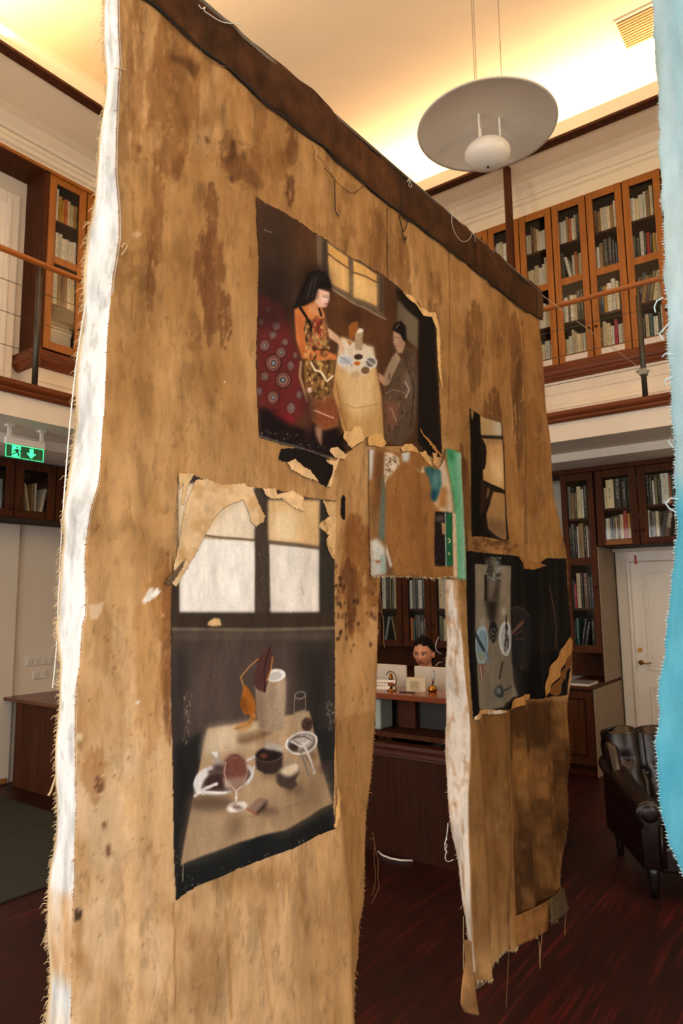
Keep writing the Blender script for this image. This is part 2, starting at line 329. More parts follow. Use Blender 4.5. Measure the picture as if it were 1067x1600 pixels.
# ================================================================== BOOKCASES
def mapper(kind, f):
    if kind == 'back': return lambda a, d, z: (a, f+d, z)
    return lambda a, d, z: (f-d, a, z)
def bookcase(label, kind, front, a0, a1, z0, z1, doors, shelves, mids=(), depth=0.3, stile=0.062, knob_z=None, name='bookcase', knobs=True, top_rail=0.075, bot_rail=0.075, wood=None, back_col=None):
    P = mapper(kind, front); c = P((a0+a1)/2, 0, z0); wood = wood or WOOD()
    root = empty(name, c); tag(root, label, 'bookcase')
    def b(nm, p, q, m, parent=root, bev=0.0):
        A = [i-j for i, j in zip(P(*p), c)]; B = [i-j for i, j in zip(P(*q), c)]
        return MB().box(A, B).build(nm, m, parent, bevel=bev)
    b('side_panel', (a0, 0.022, z0), (a0+0.018, depth, z1), WOODIN()); b('side_panel', (a1-0.018, 0.022, z0), (a1, depth, z1), WOODIN())
    b('top_panel', (a0+.018, 0.022, z1-0.02), (a1-.018, depth, z1), WOODIN()); b('bottom_panel', (a0+.018, 0.022, z0), (a1-.018, depth, z0+0.05), WOODIN())
    b('back_panel', (a0+.018, depth-0.012, z0+.05), (a1-.018, depth, z1-.02), back_col or WOODIN())
    for z in shelves: b('shelf', (a0+.018, 0.04, z-0.022), (a1-.018, depth-.012, z), WOODD())
    nd = len(doors)
    for k, (d0, d1) in enumerate(doors):
        fr = MB()
        def fb(p, q):
            A = [i-j for i, j in zip(P(*p), c)]; B = [i-j for i, j in zip(P(*q), c)]; fr.box(A, B)
        fb((d0, 0, z0+.004), (d0+stile, 0.02, z1-.004)); fb((d1-stile, 0, z0+.004), (d1, 0.02, z1-.004))
        fb((d0+stile, 0.001, z1-.004-top_rail), (d1-stile, 0.02, z1-.004)); fb((d0+stile, 0.001, z0+.004), (d1-stile, 0.02, z0+.004+bot_rail))
        zs = [z0+.004+bot_rail]
        for mz in mids: fb((d0+stile, 0.001, mz-0.035), (d1-stile, 0.02, mz+0.035)); zs += [mz-0.035, mz+0.035]
        zs.append(z1-.004-top_rail)
        door = fr.build('door', wood, root, bevel=0.003)
        for j in range(0, len(zs), 2): b('pane', (d0+stile-.004, 0.009, zs[j]-.004), (d1-stile+.004, 0.012, zs[j+1]+.004), mat_glass(), door)
        if knobs:
            ka = d1-stile*0.45 if (k % 2 == 0 and nd > 1) or nd == 1 else d0+stile*0.45
            kz = knob_z if knob_z is not None else z0+0.26
            kp = Vector(P(ka, -0.012, kz))-Vector(c)
            MB().ell(kp, (0.013, 0.013, 0.013), 10, 6).build('knob', mat('dark bronze knob', (60, 40, 26), 0.35, metal=0.8), door, smooth=True)
    return root, P

BC = dict(W=('white', (244, 238, 226)), C=('cream', (234, 214, 174)), T=('tan', (168, 128, 80)), O=('orange', (206, 104, 36)), K=('black', (26, 24, 24)),
          G=('grey', (128, 122, 114)), R=('red', (190, 34, 34)), B=('blue', (52, 78, 112)), N=('brown', (96, 56, 34)), Y=('yellow', (214, 160, 50)),
          E=('teal', (34, 96, 92)), P=('pink', (206, 60, 90)), D=('charcoal', (58, 56, 56)), L=('pale blue', (160, 178, 190)), V=('olive', (110, 100, 66)))
def cover_mat(k):
    name = 'book cover '+BC[k][0]
    if name in _mats: return _mats[name]
    m, N, L, B = new_mat(name); c = lin(BC[k][1]); lum = sum(c)/3
    ink = (0.05, 0.04, 0.04) if lum > 0.12 else (0.55, 0.5, 0.4)
    tc = N.new('ShaderNodeTexCoord'); oi = N.new('ShaderNodeObjectInfo')
    sp = N.new('ShaderNodeSeparateXYZ'); L.new(tc.outputs['Generated'], sp.inputs[0])
    nz = N.new('ShaderNodeTexNoise'); nz.noise_dimensions = '2D'; nz.inputs['Scale'].default_value = 1; nz.inputs['Detail'].default_value = 1
    cb = N.new('ShaderNodeCombineXYZ'); ma = N.new('ShaderNodeMath'); ma.operation = 'MULTIPLY_ADD'; ma.inputs[1].default_value = 26
    ra = N.new('ShaderNodeMath'); ra.operation = 'MULTIPLY'; ra.inputs[1].default_value = 50
    L.new(oi.outputs['Random'], ra.inputs[0]); L.new(sp.outputs['Z'], ma.inputs[0]); L.new(ra.outputs[0], ma.inputs[2]); L.new(ma.outputs[0], cb.inputs[0])
    mx_ = N.new('ShaderNodeMath'); mx_.operation = 'MULTIPLY'; mx_.inputs[1].default_value = 3; L.new(sp.outputs['X'], mx_.inputs[0]); L.new(mx_.outputs[0], cb.inputs[1])
    L.new(cb.outputs[0], nz.inputs['Vector'])
    gt = N.new('ShaderNodeMath'); gt.operation = 'GREATER_THAN'; gt.inputs[1].default_value = 0.56; L.new(nz.outputs[0], gt.inputs[0])
    # lettering zone along the middle of the spine
    a1 = N.new('ShaderNodeMath'); a1.operation = 'SUBTRACT'; a1.inputs[1].default_value = 0.5; L.new(sp.outputs['X'], a1.inputs[0])
    a2 = N.new('ShaderNodeMath'); a2.operation = 'ABSOLUTE'; L.new(a1.outputs[0], a2.inputs[0])
    a3 = N.new('ShaderNodeMath'); a3.operation = 'LESS_THAN'; a3.inputs[1].default_value = 0.22; L.new(a2.outputs[0], a3.inputs[0])
    b1 = N.new('ShaderNodeMath'); b1.operation = 'GREATER_THAN'; b1.inputs[1].default_value = 0.3; L.new(sp.outputs['Z'], b1.inputs[0])
    p1 = N.new('ShaderNodeMath'); p1.operation = 'MULTIPLY'; L.new(a3.outputs[0], p1.inputs[0]); L.new(b1.outputs[0], p1.inputs[1])
    p2 = N.new('ShaderNodeMath'); p2.operation = 'MULTIPLY'; L.new(p1.outputs[0], p2.inputs[0]); L.new(gt.outputs[0], p2.inputs[1])
    p3 = N.new('ShaderNodeMath'); p3.operation = 'MULTIPLY'; p3.inputs[1].default_value = 0.65; L.new(p2.outputs[0], p3.inputs[0])
    hv = N.new('ShaderNodeHueSaturation'); hv.inputs['Color'].default_value = (*c, 1)
    mr = N.new('ShaderNodeMapRange'); mr.inputs[3].default_value = 0.75; mr.inputs[4].default_value = 1.15; L.new(oi.outputs['Random'], mr.inputs[0]); L.new(mr.outputs[0], hv.inputs['Value'])
    mx = N.new('ShaderNodeMix'); mx.data_type = 'RGBA'; L.new(p3.outputs[0], mx.inputs[0]); L.new(hv.outputs[0], mx.inputs[6]); mx.inputs[7].default_value = (*ink, 1)
    L.new(mx.outputs[2], B.inputs['Base Color']); B.inputs['Roughness'].default_value = 0.45; _mats[name] = m; return m
PAPER = mat('book pages', (216, 204, 178), 0.9, var=0.08, scale=(2, 2, 90))
def unit_book():
    b = MB()                                              # unit: x 0..1 thickness, y 0..1 depth (spine at 0), z 0..1 height
    prof = [(0.0, 1.0), (0.0, 0.05), (0.12, 0.012), (0.5, 0.0), (0.88, 0.012), (1.0, 0.05), (1.0, 1.0), (0.93, 1.0), (0.93, 0.07), (0.07, 0.07), (0.07, 1.0)]
    b.prism(prof, 0, 1, 2); b.cur = 1
    b.box((0.07, 0.07, 0.015), (0.93, 0.975, 0.985))
    me = b.build('book', None, mats=[cover_mat('W'), PAPER]); m = me.data; bpy.data.objects.remove(me); return m
UB = unit_book()
ORD = ['first', 'second', 'third', 'fourth', 'fifth', 'sixth', 'seventh', 'eighth', 'ninth', 'tenth', 'eleventh', 'twelfth', 'thirteenth', 'fourteenth', 'fifteenth']
def shelf_books(kind, front, a0, a1, z, hmax, spec, row, where, start='pole', d0=0.032, lean=0.0, first_book=None, rev=False):
    """spec tokens: colour letter, width digit, height letter a (short) .. e (tall); a/b leans with '/'"""
    toks = spec.split(); ws = []
    for t in toks: ws.append(float(t[1]) if t != '_' and t[0] != '_' else float(t[1:] or 2))
    hs = [hmax*(0.60+0.088*('abcde'.index(t[2]) if len(t) > 2 and t[2] in 'abcde' else 2)) for t in toks]; lean_ = lambda t: 1 if t.endswith('/') else -1 if t.endswith('\\') else 0
    gap = [0.0]*(len(toks)+1)                             # room a leaning book needs at its foot
    for q, t in enumerate(toks):
        if lean_(t) > 0 and (q+1 == len(toks) or lean_(toks[q+1]) <= 0): gap[q+1] += hs[q]*math.sin(R_(11))*1.02
        if lean_(t) < 0 and (q == 0 or lean_(toks[q-1]) >= 0): gap[q] += hs[q]*math.sin(R_(11))*1.02
    k = (a1-a0-sum(gap[:len(toks)]))/sum(ws); a = a0; n = sum(1 for t in toks if t[0] != '_'); i = 0; out = []
    for q, (t, wd) in enumerate(zip(toks, ws)):
        wd *= k; a += gap[q]
        if t[0] == '_': a += wd; continue
        hc = 'abcde'.index(t[2]) if len(t) > 2 and t[2] in 'abcde' else 2
        h = hmax*(0.60+0.088*hc)+rng.uniform(-.006, .006)
        dep = min(0.2, h*0.72)
        o = bpy.data.objects.new('book', UB); COL.objects.link(o)
        o.material_slots[0].link = 'OBJECT'; o.material_slots[0].material = cover_mat(t[0])
        dd = d0+rng.uniform(0, 0.012); tilt = 0.0
        if t.endswith('/'): tilt = R_(11)
        if t.endswith('\\'): tilt = R_(-11)
        if kind == 'back':
            o.location = (a, front+dd, z); o.scale = (wd*0.94, dep, h)
            o.rotation_euler = (0, tilt, 0)
            if tilt < 0: o.location = (a+0.0, front+dd, z+math.sin(-tilt)*0.0)
        else:
            o.location = (front-dd, a, z); o.scale = (wd*0.94, dep, h); o.rotation_euler = (0, tilt, R_(90))
        if tilt > 0: o.location.z += wd*0.94*math.sin(tilt)
        tl = 'tall ' if hc == 4 else 'short ' if hc == 0 else 'thick ' if wd > 0.05 else 'thin ' if wd < 0.018 else ''
        pos = ORD[min(14, n-1-i if rev else i)]
        tag(o, '%s%s book, %s from the %s, %s, %s' % (tl, BC[t[0]][0], pos, start, row, where), 'book', 'books in the '+where)
        a += wd; i += 1; out.append(o)
    return out

ROW = ['top row', 'second row', 'third row', 'bottom row']
# ---- gallery, back: four pairs of doors
GY, GZ0, GZ1, GM, GS = 6.45, 3.858, 5.515, 4.685, (5.10, 4.28)
pairs = [(-3.445, -3.115, -3.105, -2.772, 'glazed gallery bookcase half hidden behind the canvas corner'),
         (-2.765, -2.432, -2.422, -2.092, 'glazed gallery bookcase directly behind the brown pole'),
         (-2.08, -1.752, -1.742, -1.412, 'glazed gallery bookcase with white and orange books, two dark knobs showing'),
         (-1.402, -1.072, -1.062, -0.732, 'glazed gallery bookcase behind the steel railing post')]
for p0, p1, p2, p3, lab in pairs:
    bookcase(lab, 'back', GY, p0-.004, p3+.004, GZ0, GZ1, [(p0, p1), (p2, p3)], list(GS)+[GM], [GM], knob_z=4.15)
gl = [GM+.002, 5.102, GZ0+.052, 4.282]
def gdoor(d0, d1, rows, where, start='pole', rev=False):
    zz = [(5.102, 0.30), (GM+.002, 0.34), (4.282, 0.33), (GZ0+.052, 0.33)]
    for r, sp in enumerate(rows):
        if sp: shelf_books('back', GY, d0+.03, d1-.05, zz[r][0], zz[r][1], sp, ROW[r], where, start, rev=rev)
gdoor(-3.105, -2.772, ['W3c C3b W3c _6', '', '', ''], 'gallery door beside the canvas corner')
gdoor(-2.765, -2.432, ['W4b W4c C4c W4b _1 D5d D5d', 'W5c C5c', '', ''], 'gallery door behind the pole')
gdoor(-2.422, -2.092, ['W3b W3b C3b N3e T4d C3c W4b W4b _3', 'C6b C5b C5c W4b W3c C3e W3c', 'C4c W5c W5c C4b', '_3 C3c C3a W3b C2b'], 'gallery door nearest the canvas corner')
gdoor(-2.08, -1.752, ['W5c W5c W4c T4d O4c W4c C3d D4d D4e', 'K3d K3e D3e W5c\\ W4c O4d T3b C4c W4c', 'W4b W4c N2c W4c C4c D4d D3d B3e', '_3 C4a W4b C3d C3c C4b C3b W3b C3c'], 'gallery door with the orange books')
gdoor(-1.742, -1.412, ['O4c N4c T3b C4c W4c C4c T4c W5d', 'C4b W4c T4d D6e D5e D3d B3c B3b', 'B3c D3b B3c Y4c W5d W5e C4d D4c', '_2 T3b C4d C5c W4b P4d W4b C4b'], 'gallery door with the pink book')
gdoor(-1.402, -1.072, ['W4c W4c C4b W5c W3d T4d C4e T3d', 'W5c K3c D4b W5d K3c R4c D3b Y4b C4b', 'N4c/ B3d/ T4c/ D3c/ V4d/ C5d/ W6d/', 'E3b T4c D3b C4c E4c W5b D3c W4e'], 'gallery door behind the railing post')
gdoor(-1.062, -0.732, ['W4c C4b T5c', 'W4c R4c D4c', '', ''], 'gallery door beside the blue cloth')
for d0, where in ((-2.08, 'gallery door with the orange books'), (-1.742, 'gallery door with the pink book'), (-1.402, 'gallery door behind the railing post'), (-2.422, 'gallery door nearest the canvas corner')):
    o = bx('paper_strip', (d0+.062, GY-.003, GZ0+.012), (d0+.271, GY-.0005, GZ0+.066), mat('white paper', (226, 216, 206), 0.8))
    tag(o, 'white paper strip along the foot of the '+where, 'paper strip', 'paper strips on the gallery doors')

# ---- gallery, left: one pair of doors beside the recess
LX = -5.62
bookcase('glazed gallery bookcase beside the brown door recess over the exit sign', 'left', LX, 3.15, 3.945, 3.88, 5.575, [(3.155, 3.535), (3.55, 3.93)], [5.16, 4.75, 4.34], [4.75], knob_z=4.15, stile=0.072)
lw = 'gallery door beside the recess'
shelf_books('left', LX, 3.22, 3.47, 5.162, 0.32, 'W5e Y3c Y2b O3c C3c C3b T3b', ROW[0], lw, 'recess')
shelf_books('left', LX, 3.22, 3.47, 4.752, 0.34, 'B2d D2d W4d W4d W4c W4c W4c W4c', ROW[1], lw, 'recess')
shelf_books('left', LX, 3.22, 3.47, 4.342, 0.36, 'W4e W5e T4d N3d T3d W4d C4d', ROW[2], lw, 'recess')
shelf_books('left', LX, 3.61, 3.80, 5.162, 0.34, 'Y4d C4c W4c', ROW[0], 'gallery door by the white canvas edge', 'recess')
shelf_books('left', LX, 3.61, 3.80, 4.752, 0.34, 'O5d R4c W4c', ROW[1], 'gallery door by the white canvas edge', 'recess')
o = MB(); o.box((LX-.26, 3.235, 3.932), (LX-.05, 3.455, 4.12)); o.box((LX-.265, 3.23, 4.075), (LX-.045, 3.46, 4.135))
tag(o.build('box_file', mat('white card', (224, 214, 200), 0.8), bevel=.003), 'white lidded card box at the foot of the gallery door by the recess', 'box')
tag(bx('cardboard_sheet', (LX-.24, 3.235, 4.137), (LX-.055, 3.44, 4.18), mat('grey card', (104, 92, 76), 0.8)), 'dark grey folder lying on the white card box in the gallery bookcase', 'folder')

# ---- lower left wall cupboards
LLX = -5.82
bookcase('dark glazed wall cupboard directly behind the green exit sign', 'left', LLX, 2.69, 3.46, 2.355, 2.87, [(2.692, 3.068), (3.078, 3.456)], [], [], depth=0.46, knob_z=2.43, stile=0.075, top_rail=.07, bot_rail=.07, wood=WOODD())
bookcase('dark glazed wall cupboard beside the white canvas edge', 'left', LLX, 3.465, 4.24, 2.355, 2.87, [(3.468, 3.848), (3.856, 4.236)], [], [], depth=0.46, knob_z=2.43, stile=0.075, top_rail=.07, bot_rail=.07, wood=WOODD())
shelf_books('left', LLX, 3.16, 3.36, 2.407, 0.36, 'T3c C3c\\ T3c D2b W4c _5 W6b/', 'only row', 'wall cupboard behind the exit sign', 'knobs', rev=True)
shelf_books('left', LLX, 2.78, 2.99, 2.407, 0.36, 'N4c D4d _6 D5b B4c L4c', 'only row', 'wall cupboard left of the exit arrow', 'knobs', rev=True)
shelf_books('left', LLX, 3.55, 3.75, 2.407, 0.36, 'W3c R4d W3c', 'only row', 'wall cupboard by the white canvas edge', 'knobs')

# ---- lower back wall
BY = 6.85
bookcase('tall dark glazed bookcase standing beside the white door', 'back', BY, -2.275, -1.948, 1.06, 2.84, [(-2.272, -1.952)], [2.385, 1.955, 1.495], [1.955], depth=0.59, stile=0.058, name='bookcase', wood=WOODD(), knob_z=1.7)
bookcase('dark glazed cupboard mounted above the white door', 'back', BY, -1.935, -1.15, 2.09, 2.84, [(-1.932, -1.546), (-1.538, -1.153)], [2.46], [], depth=0.59, stile=0.072, knob_z=2.225, wood=WOODD(), top_rail=.07, bot_rail=.06)
for p, lab in ((-4.93, 'dark glazed bookcase seen through the opening, beside the torn canvas edge'), (-4.18, 'dark glazed bookcase directly behind the seated woman')):
    bookcase(lab, 'back', BY, p, p+.74, 1.06, 2.84, [(p+.002, p+.366), (p+.374, p+.738)], [2.385, 1.955, 1.495], [1.955], depth=0.45, stile=0.072, knob_z=1.31, wood=WOODD())
struct(bx('trim_21', (-4.95, BY-.015, 2.84), (-1.0, BY+.3, 2.887), WOODD()))
w1 = 'tall bookcase by the white door'
shelf_books('back', BY, -2.22, -1.99, 2.387, .38, 'G4d T4b V3b C5d W3c D4d G4c', ROW[0], w1, 'canvas')
shelf_books('back', BY, -2.22, -1.99, 1.957, .40, 'K3d D4e K3c W2d T7e K3d C2d K3c W3d', ROW[1], w1, 'canvas')
shelf_books('back', BY, -2.24, -1.99, 1.497, .40, 'D3b E2b P2a _1 C5d K3c N6d D3c B3c K3d', ROW[2], w1, 'canvas')
shelf_books('back', BY, -2.23, -1.99, 1.112, .33, 'D3c E4d K4d/ D4c/ K4c W4c', ROW[3], w1, 'canvas')
w2 = 'cupboard over door'
shelf_books('back', BY, -1.86, -1.60, 2.462, .30, 'C2b C7e K6e K5d K4e', ROW[0], w2, 'tall bookcase')
shelf_books('back', BY, -1.86, -1.60, 2.152, .28, 'W4c C2c B3c N4c C2c N4c C5d R5e Y4d B4c', 'bottom row', w2, 'tall bookcase')
shelf_books('back', BY, -1.47, -1.22, 2.462, .30, 'K3e D3d W2c V3d K3c W8e O2d E3d', ROW[0], w2+' by cloth', 'knobs')
bk = shelf_books('back', BY, -1.47, -1.22, 2.152, .28, 'W2e K3c G5d C4d _2 D2d/ D2d/ N7e/ C3b', 'bottom row', w2+' by cloth', 'knobs')
w3 = 'bookcase left of the woman'
shelf_books('back', BY, -4.485, -4.27, 1.497, .42, 'W5e D4d V3d G3d C4d', ROW[2], 'bookcase beside the torn canvas edge', 'canvas')
shelf_books('back', BY, -4.485, -4.27, 1.112, .34, 'D4d L4d/ D4c/ T4d\\ E3d', ROW[3], 'bookcase beside the torn canvas edge', 'canvas')
shelf_books('back', BY, -4.10, -3.90, 1.497, .42, 'W4c G5e D3d W6c D4e', ROW[2], 'bookcase door over the woman', 'canvas')
go = shelf_books('back', BY, -4.10, -3.90, 1.112, .36, 'O4c E3b D3d G5d K5d N3c', ROW[3], 'bookcase door over the woman', 'canvas')
shelf_books('back', BY, -3.73, -3.53, 1.497, .42, 'C4d W4d W3c V3d', ROW[2], 'bookcase door by the white jamb strip', 'knobs')
shelf_books('back', BY, -3.73, -3.53, 1.112, .34, 'V4d C4c W4d D4c', ROW[3], 'bookcase door by the white jamb strip', 'knobs')

def text_mesh(s, size, loc, rot, m, name, parent=None, label=None, depth=0.0008, font_bold=False, scale=(1, 1, 1)):
    cu = bpy.data.curves.new(name, 'FONT'); cu.body = s; cu.size = size; cu.extrude = depth; cu.align_x = 'CENTER'; cu.align_y = 'CENTER'
    if font_bold: cu.offset = size*0.02
    t = bpy.data.objects.new(name, cu); COL.objects.link(t)
    dg = bpy.context.evaluated_depsgraph_get(); me = bpy.data.meshes.new_from_object(t.evaluated_get(dg)); bpy.data.objects.remove(t)
    me.materials.clear(); me.materials.append(m)
    o = bpy.data.objects.new(name, me); COL.objects.link(o); o.location = loc; o.rotation_euler = rot; o.scale = scale
    if parent is not None:
        o.parent = parent; o.matrix_parent_inverse = parent.matrix_basis.inverted()
    if label: o['label'] = label
    return o
def spine_text(o, s, size, m):
    sx, sy, sz = o.scale
    Mw = Matrix.LocRotScale(o.location, o.rotation_euler, o.scale)
    c = Mw @ Vector((0.5, -0.012, 0.55))
    t = text_mesh(s, size, c, (R_(90), R_(90)+o.rotation_euler[1], 0), m, 'spine_lettering', None)
    t.parent = o; t.matrix_parent_inverse = Mw.inverted()
    return t
INKW = mat('white ink', (228, 222, 212), 0.7); INKK = mat('black ink', (28, 24, 22), 0.7)
spine_text(bk[6], 'PRINT', 0.05, INKW)
spine_text(go[4], 'GOYA', 0.045, INKW)

# base cabinets with worktops along the back wall
def base_cab(x0, x1, ndoor, label):
    root = empty('base_cabinet', ((x0+x1)/2, 6.5, 0)); c = root.location; tag(root, label, 'cabinet')
    def b(nm, p, q, m, par=root, bev=0.0): return bx(nm, tuple(i-j for i, j in zip(p, c)), tuple(i-j for i, j in zip(q, c)), m, par, bev)
    b('plinth', (x0, 6.50, 0), (x1, YW-.01, 0.08), WOODD()); b('carcass', (x0, 6.46, 0.08), (x1, YW-.01, 0.765), WOODIN())
    b('worktop', (x0-.0, 6.42, 0.765), (x1, YW-.01, 0.795), WOODD(), bev=.006)
    wd = (x1-x0)/ndoor
    for k in range(ndoor):
        a0, a1 = x0+k*wd+.008, x0+(k+1)*wd-.008; f = MB(); o = lambda p: tuple(i-j for i, j in zip(p, c))
        for u0, u1, v0, v1 in ((a0, a0+.06, .1, .75), (a1-.06, a1, .1, .75), (a0+.06, a1-.06, .1, .17), (a0+.06, a1-.06, .68, .75)): f.box(o((u0, 6.438, v0)), o((u1, 6.46, v1)))
        d = f.build('door', WOODD(), root, bevel=.004)
        b('raised_panel', (a0+.07, 6.444, .18), (a1-.07, 6.46, .67), WOODD(), d, .008)
base_cab(-2.275, -1.948, 1, 'dark wooden base cabinet with panelled door beside the white door')
base_cab(-4.93, -3.44, 4, 'dark wooden base cabinet low behind the reception desk')
struct(bx('wall_panel', (-4.95, 7.30, 0.80), (-1.95, 7.32, 1.06), WOODD()))
bookcase("dark glazed bookcase between the woman's bookcase and the tall single one", 'back', BY, -3.43, -2.69, 1.06, 2.84, [(-3.428, -3.064), (-3.056, -2.692)], [2.385, 1.955, 1.495], [1.955], depth=0.45, stile=0.072, knob_z=1.31, wood=WOODD())
base_cab(-3.43, -2.69, 2, 'dark wooden two-door base cabinet below the middle bookcase')
mz = empty('magazine', (-2.13, 6.55, .795)); tag(mz, 'flat white magazine lying on the worktop beside the white door', 'magazine')
bx('pages', (-.11, -.08, 0), (.15, .2, .02), mat('white paper', (226, 216, 206), .8), mz); bx('cover', (-.112, -.082, .02), (.152, .2, .0225), mat('printed cover', (190, 186, 180), .5, rgb2=(60, 56, 54), scale=(9, 9, 9)), mz)
struct(bx('wall_pier', (-1.945, BY, .795), (-1.938, YW, 2.09), mat('grey-brown panel', (150, 130, 108), .7, var=.06, scale=(4, 4, 4))))
struct(bx('wall_pier', (-1.945, 6.46, 0), (-1.938, YW, .765), mat('grey-brown panel', (150, 130, 108), .7, var=.06, scale=(4, 4, 4))))
struct(bx('wall_above_door', (-1.93, 7.34, 2.06), (1.0, YW, 2.887), WALLP()))

# white panelled door
dr = empty('door_2', (-1.38, YW, 0)); struct(dr)
def dbx(nm, a, b, m, par=None, bev=0.0): return bx(nm, tuple(i-j for i, j in zip(a, (-1.38, YW, 0))), tuple(i-j for i, j in zip(b, (-1.38, YW, 0))), m, par or dr, bev)
for a0, a1, z0, z1 in ((-1.925, -1.80, 0, 2.07), (-.92, -.80, 0, 2.07), (-1.80, -.92, 1.955, 2.07)): dbx('door_casing', (a0, YW-.05, z0), (a1, YW, z1), DOORW(), bev=.008)
dbx('door_casing', (-1.815, YW-.075, 0), (-1.785, YW-.02, 1.985), DOORW(), bev=.006)
leaf = dbx('door_leaf', (-1.795, YW-.035, .01), (-.925, YW-.01, 1.95), DOORW())
for x0, x1, z0, z1 in ((-1.67, -1.05, .87, 1.86), (-1.67, -1.05, .14, .72)):
    f = MB(); o = lambda p: tuple(i-j for i, j in zip(p, (-1.38, YW, 0)))
    for u0, u1, v0, v1 in ((x0, x0+.022, z0, z1), (x1-.022, x1, z0, z1), (x0+.022, x1-.022, z0, z0+.022), (x0+.022, x1-.022, z1-.022, z1)): f.box(o((u0, YW-.046, v0)), o((u1, YW-.035, v1)))
    f.build('panel_moulding', DOORW(), leaf, bevel=.003)
    dbx('door_panel', (x0+.04, YW-.041, z0+.04), (x1-.04, YW-.035, z1-.04), DOORW(), leaf, .004)
hd = MB(); hx, hz, hy = -1.74-(-1.38), .945, -.035
hd.tube([(hx, hy, hz), (hx, hy-.012, hz)], .024, 16); hd.tube([(hx, hy-.01, hz), (hx, hy-.05, hz), (hx+.012, hy-.055, hz), (hx+.06, hy-.055, hz-.004), (hx+.105, hy-.052, hz+.004)], [.009, .009, .009, .008, .007], 10)
hd.build('door_handle', BRASS(), leaf, smooth=True)
MB().tube([(hx-.005, hy, 1.068), (hx-.005, hy-.014, 1.068)], [.024, .021], 16).build('door_lock', BRASS(), leaf)
tag(bx('red_tag', (-1.735, YW-.055, 1.93), (-1.715, YW-.049, 2.02), mat('red plastic', (190, 24, 24), .5)), 'small red tag hanging at the top corner of the white door', 'tag')
tag(bx('label_card', (-1.855, BY-.004, 2.102), (-1.615, BY-.0005, 2.148), mat('brown card', (140, 88, 40), .7)), 'brown label card on the foot of the cupboard over the white door', 'label card')

# ================================================================== EXIT SIGN, SOCKETS, DESK BY THE LEFT WALL
sg = empty('exit_sign', (-5.05, 2.725, 2.965)); tag(sg, 'green illuminated emergency exit sign hanging below the gallery', 'exit sign')
SX = lambda x, y, z: (x+5.05, y-2.725, z-2.965)
def sb(nm, a, b, m, par=sg, bev=0.0): return bx(nm, SX(*a), SX(*b), m, par, bev)
for y in (2.60, 2.86):
    sb('bracket', (-5.06, y-.012, 2.82), (-5.04, y+.012, 2.955), WHITEP()); sb('ceiling_mount', (-5.075, y-.028, 2.95), (-5.025, y+.028, 2.965), WHITEP())
sb('housing', (-5.07, 2.57, 2.815), (-5.03, 2.885, 2.87), WHITEP(), bev=.004)
pn = sb('sign_panel', (-5.055, 2.575, 2.715), (-5.045, 2.88, 2.815), mat_emit('lit dark green acrylic', (0, 70, 36), 0.9))
GLOW = mat_emit('lit sign green', (60, 255, 150), 2.2)
fm = MB()
for a in (((2.575, 2.715), (2.88, 2.718)), ((2.575, 2.812), (2.88, 2.815)), ((2.575, 2.715), (2.579, 2.815)), ((2.876, 2.715), (2.88, 2.815))):
    fm.box(SX(-5.0445, a[0][0], a[0][1]), SX(-5.0430, a[1][0], a[1][1]))
fm.build('lit_border', GLOW, pn)
def flat(polys, m, nm):
    b = MB()
    for p in polys: b.prism([(SX(0, y, 0)[1], SX(0, 0, z)[2]) for y, z in p], SX(-5.0445, 0, 0)[0], SX(-5.0425, 0, 0)[0], 0)
    return b.build(nm, m, pn)
S = lambda pts: [(2.575+u*.305, 2.715+v*.1) for u, v in pts]
flat([S([(.16, .06), (.38, .06), (.38, .94), (.16, .94)])], GLOW, 'doorway_symbol')
DG = mat_emit('unlit sign green', (0, 60, 32), 0.5)
run_ = MB()
for p in (S([(.27, .74), (.31, .74), (.32, .84), (.28, .86), (.26, .80)]), S([(.22, .62), (.32, .72), (.33, .44), (.27, .40)]), S([(.27, .44), (.33, .46), (.36, .30), (.35, .12), (.31, .12), (.32, .28)]),
          S([(.27, .46), (.31, .40), (.24, .30), (.17, .16), (.14, .20), (.21, .36)]), S([(.31, .68), (.39, .56), (.38, .50), (.31, .60)]), S([(.23, .64), (.17, .50), (.19, .46), (.26, .58)])):
    run_.prism([(SX(0, y, 0)[1], SX(0, 0, z)[2]) for y, z in p], SX(-5.0425, 0, 0)[0], SX(-5.041, 0, 0)[0], 0)
run_.build('running_figure_symbol', DG, pn)
flat([S([(.62, .88), (.72, .88), (.72, .52), (.80, .52), (.67, .12), (.54, .52), (.62, .52)])], GLOW, 'arrow_symbol')

def plate(y0, z0, n, label):
    r = empty('socket_plate', (XL, y0, z0)); tag(r, label, 'socket')
    for k in range(n): bx('socket_module', (0, k*.073, 0), (.012, k*.073+.071, .075), WHITEP(), r, .003)
    for k in range(n): bx('rocker', (.012, k*.073+.012, .012), (.015, k*.073+.059, .063), mat('white plastic face', (214, 208, 200), .5), r, .002)
plate(3.515, 1.025, 4, 'upper row of four white wall socket plates over the desk')
plate(3.585, .895, 2, 'lower pair of white wall socket plates over the desk')

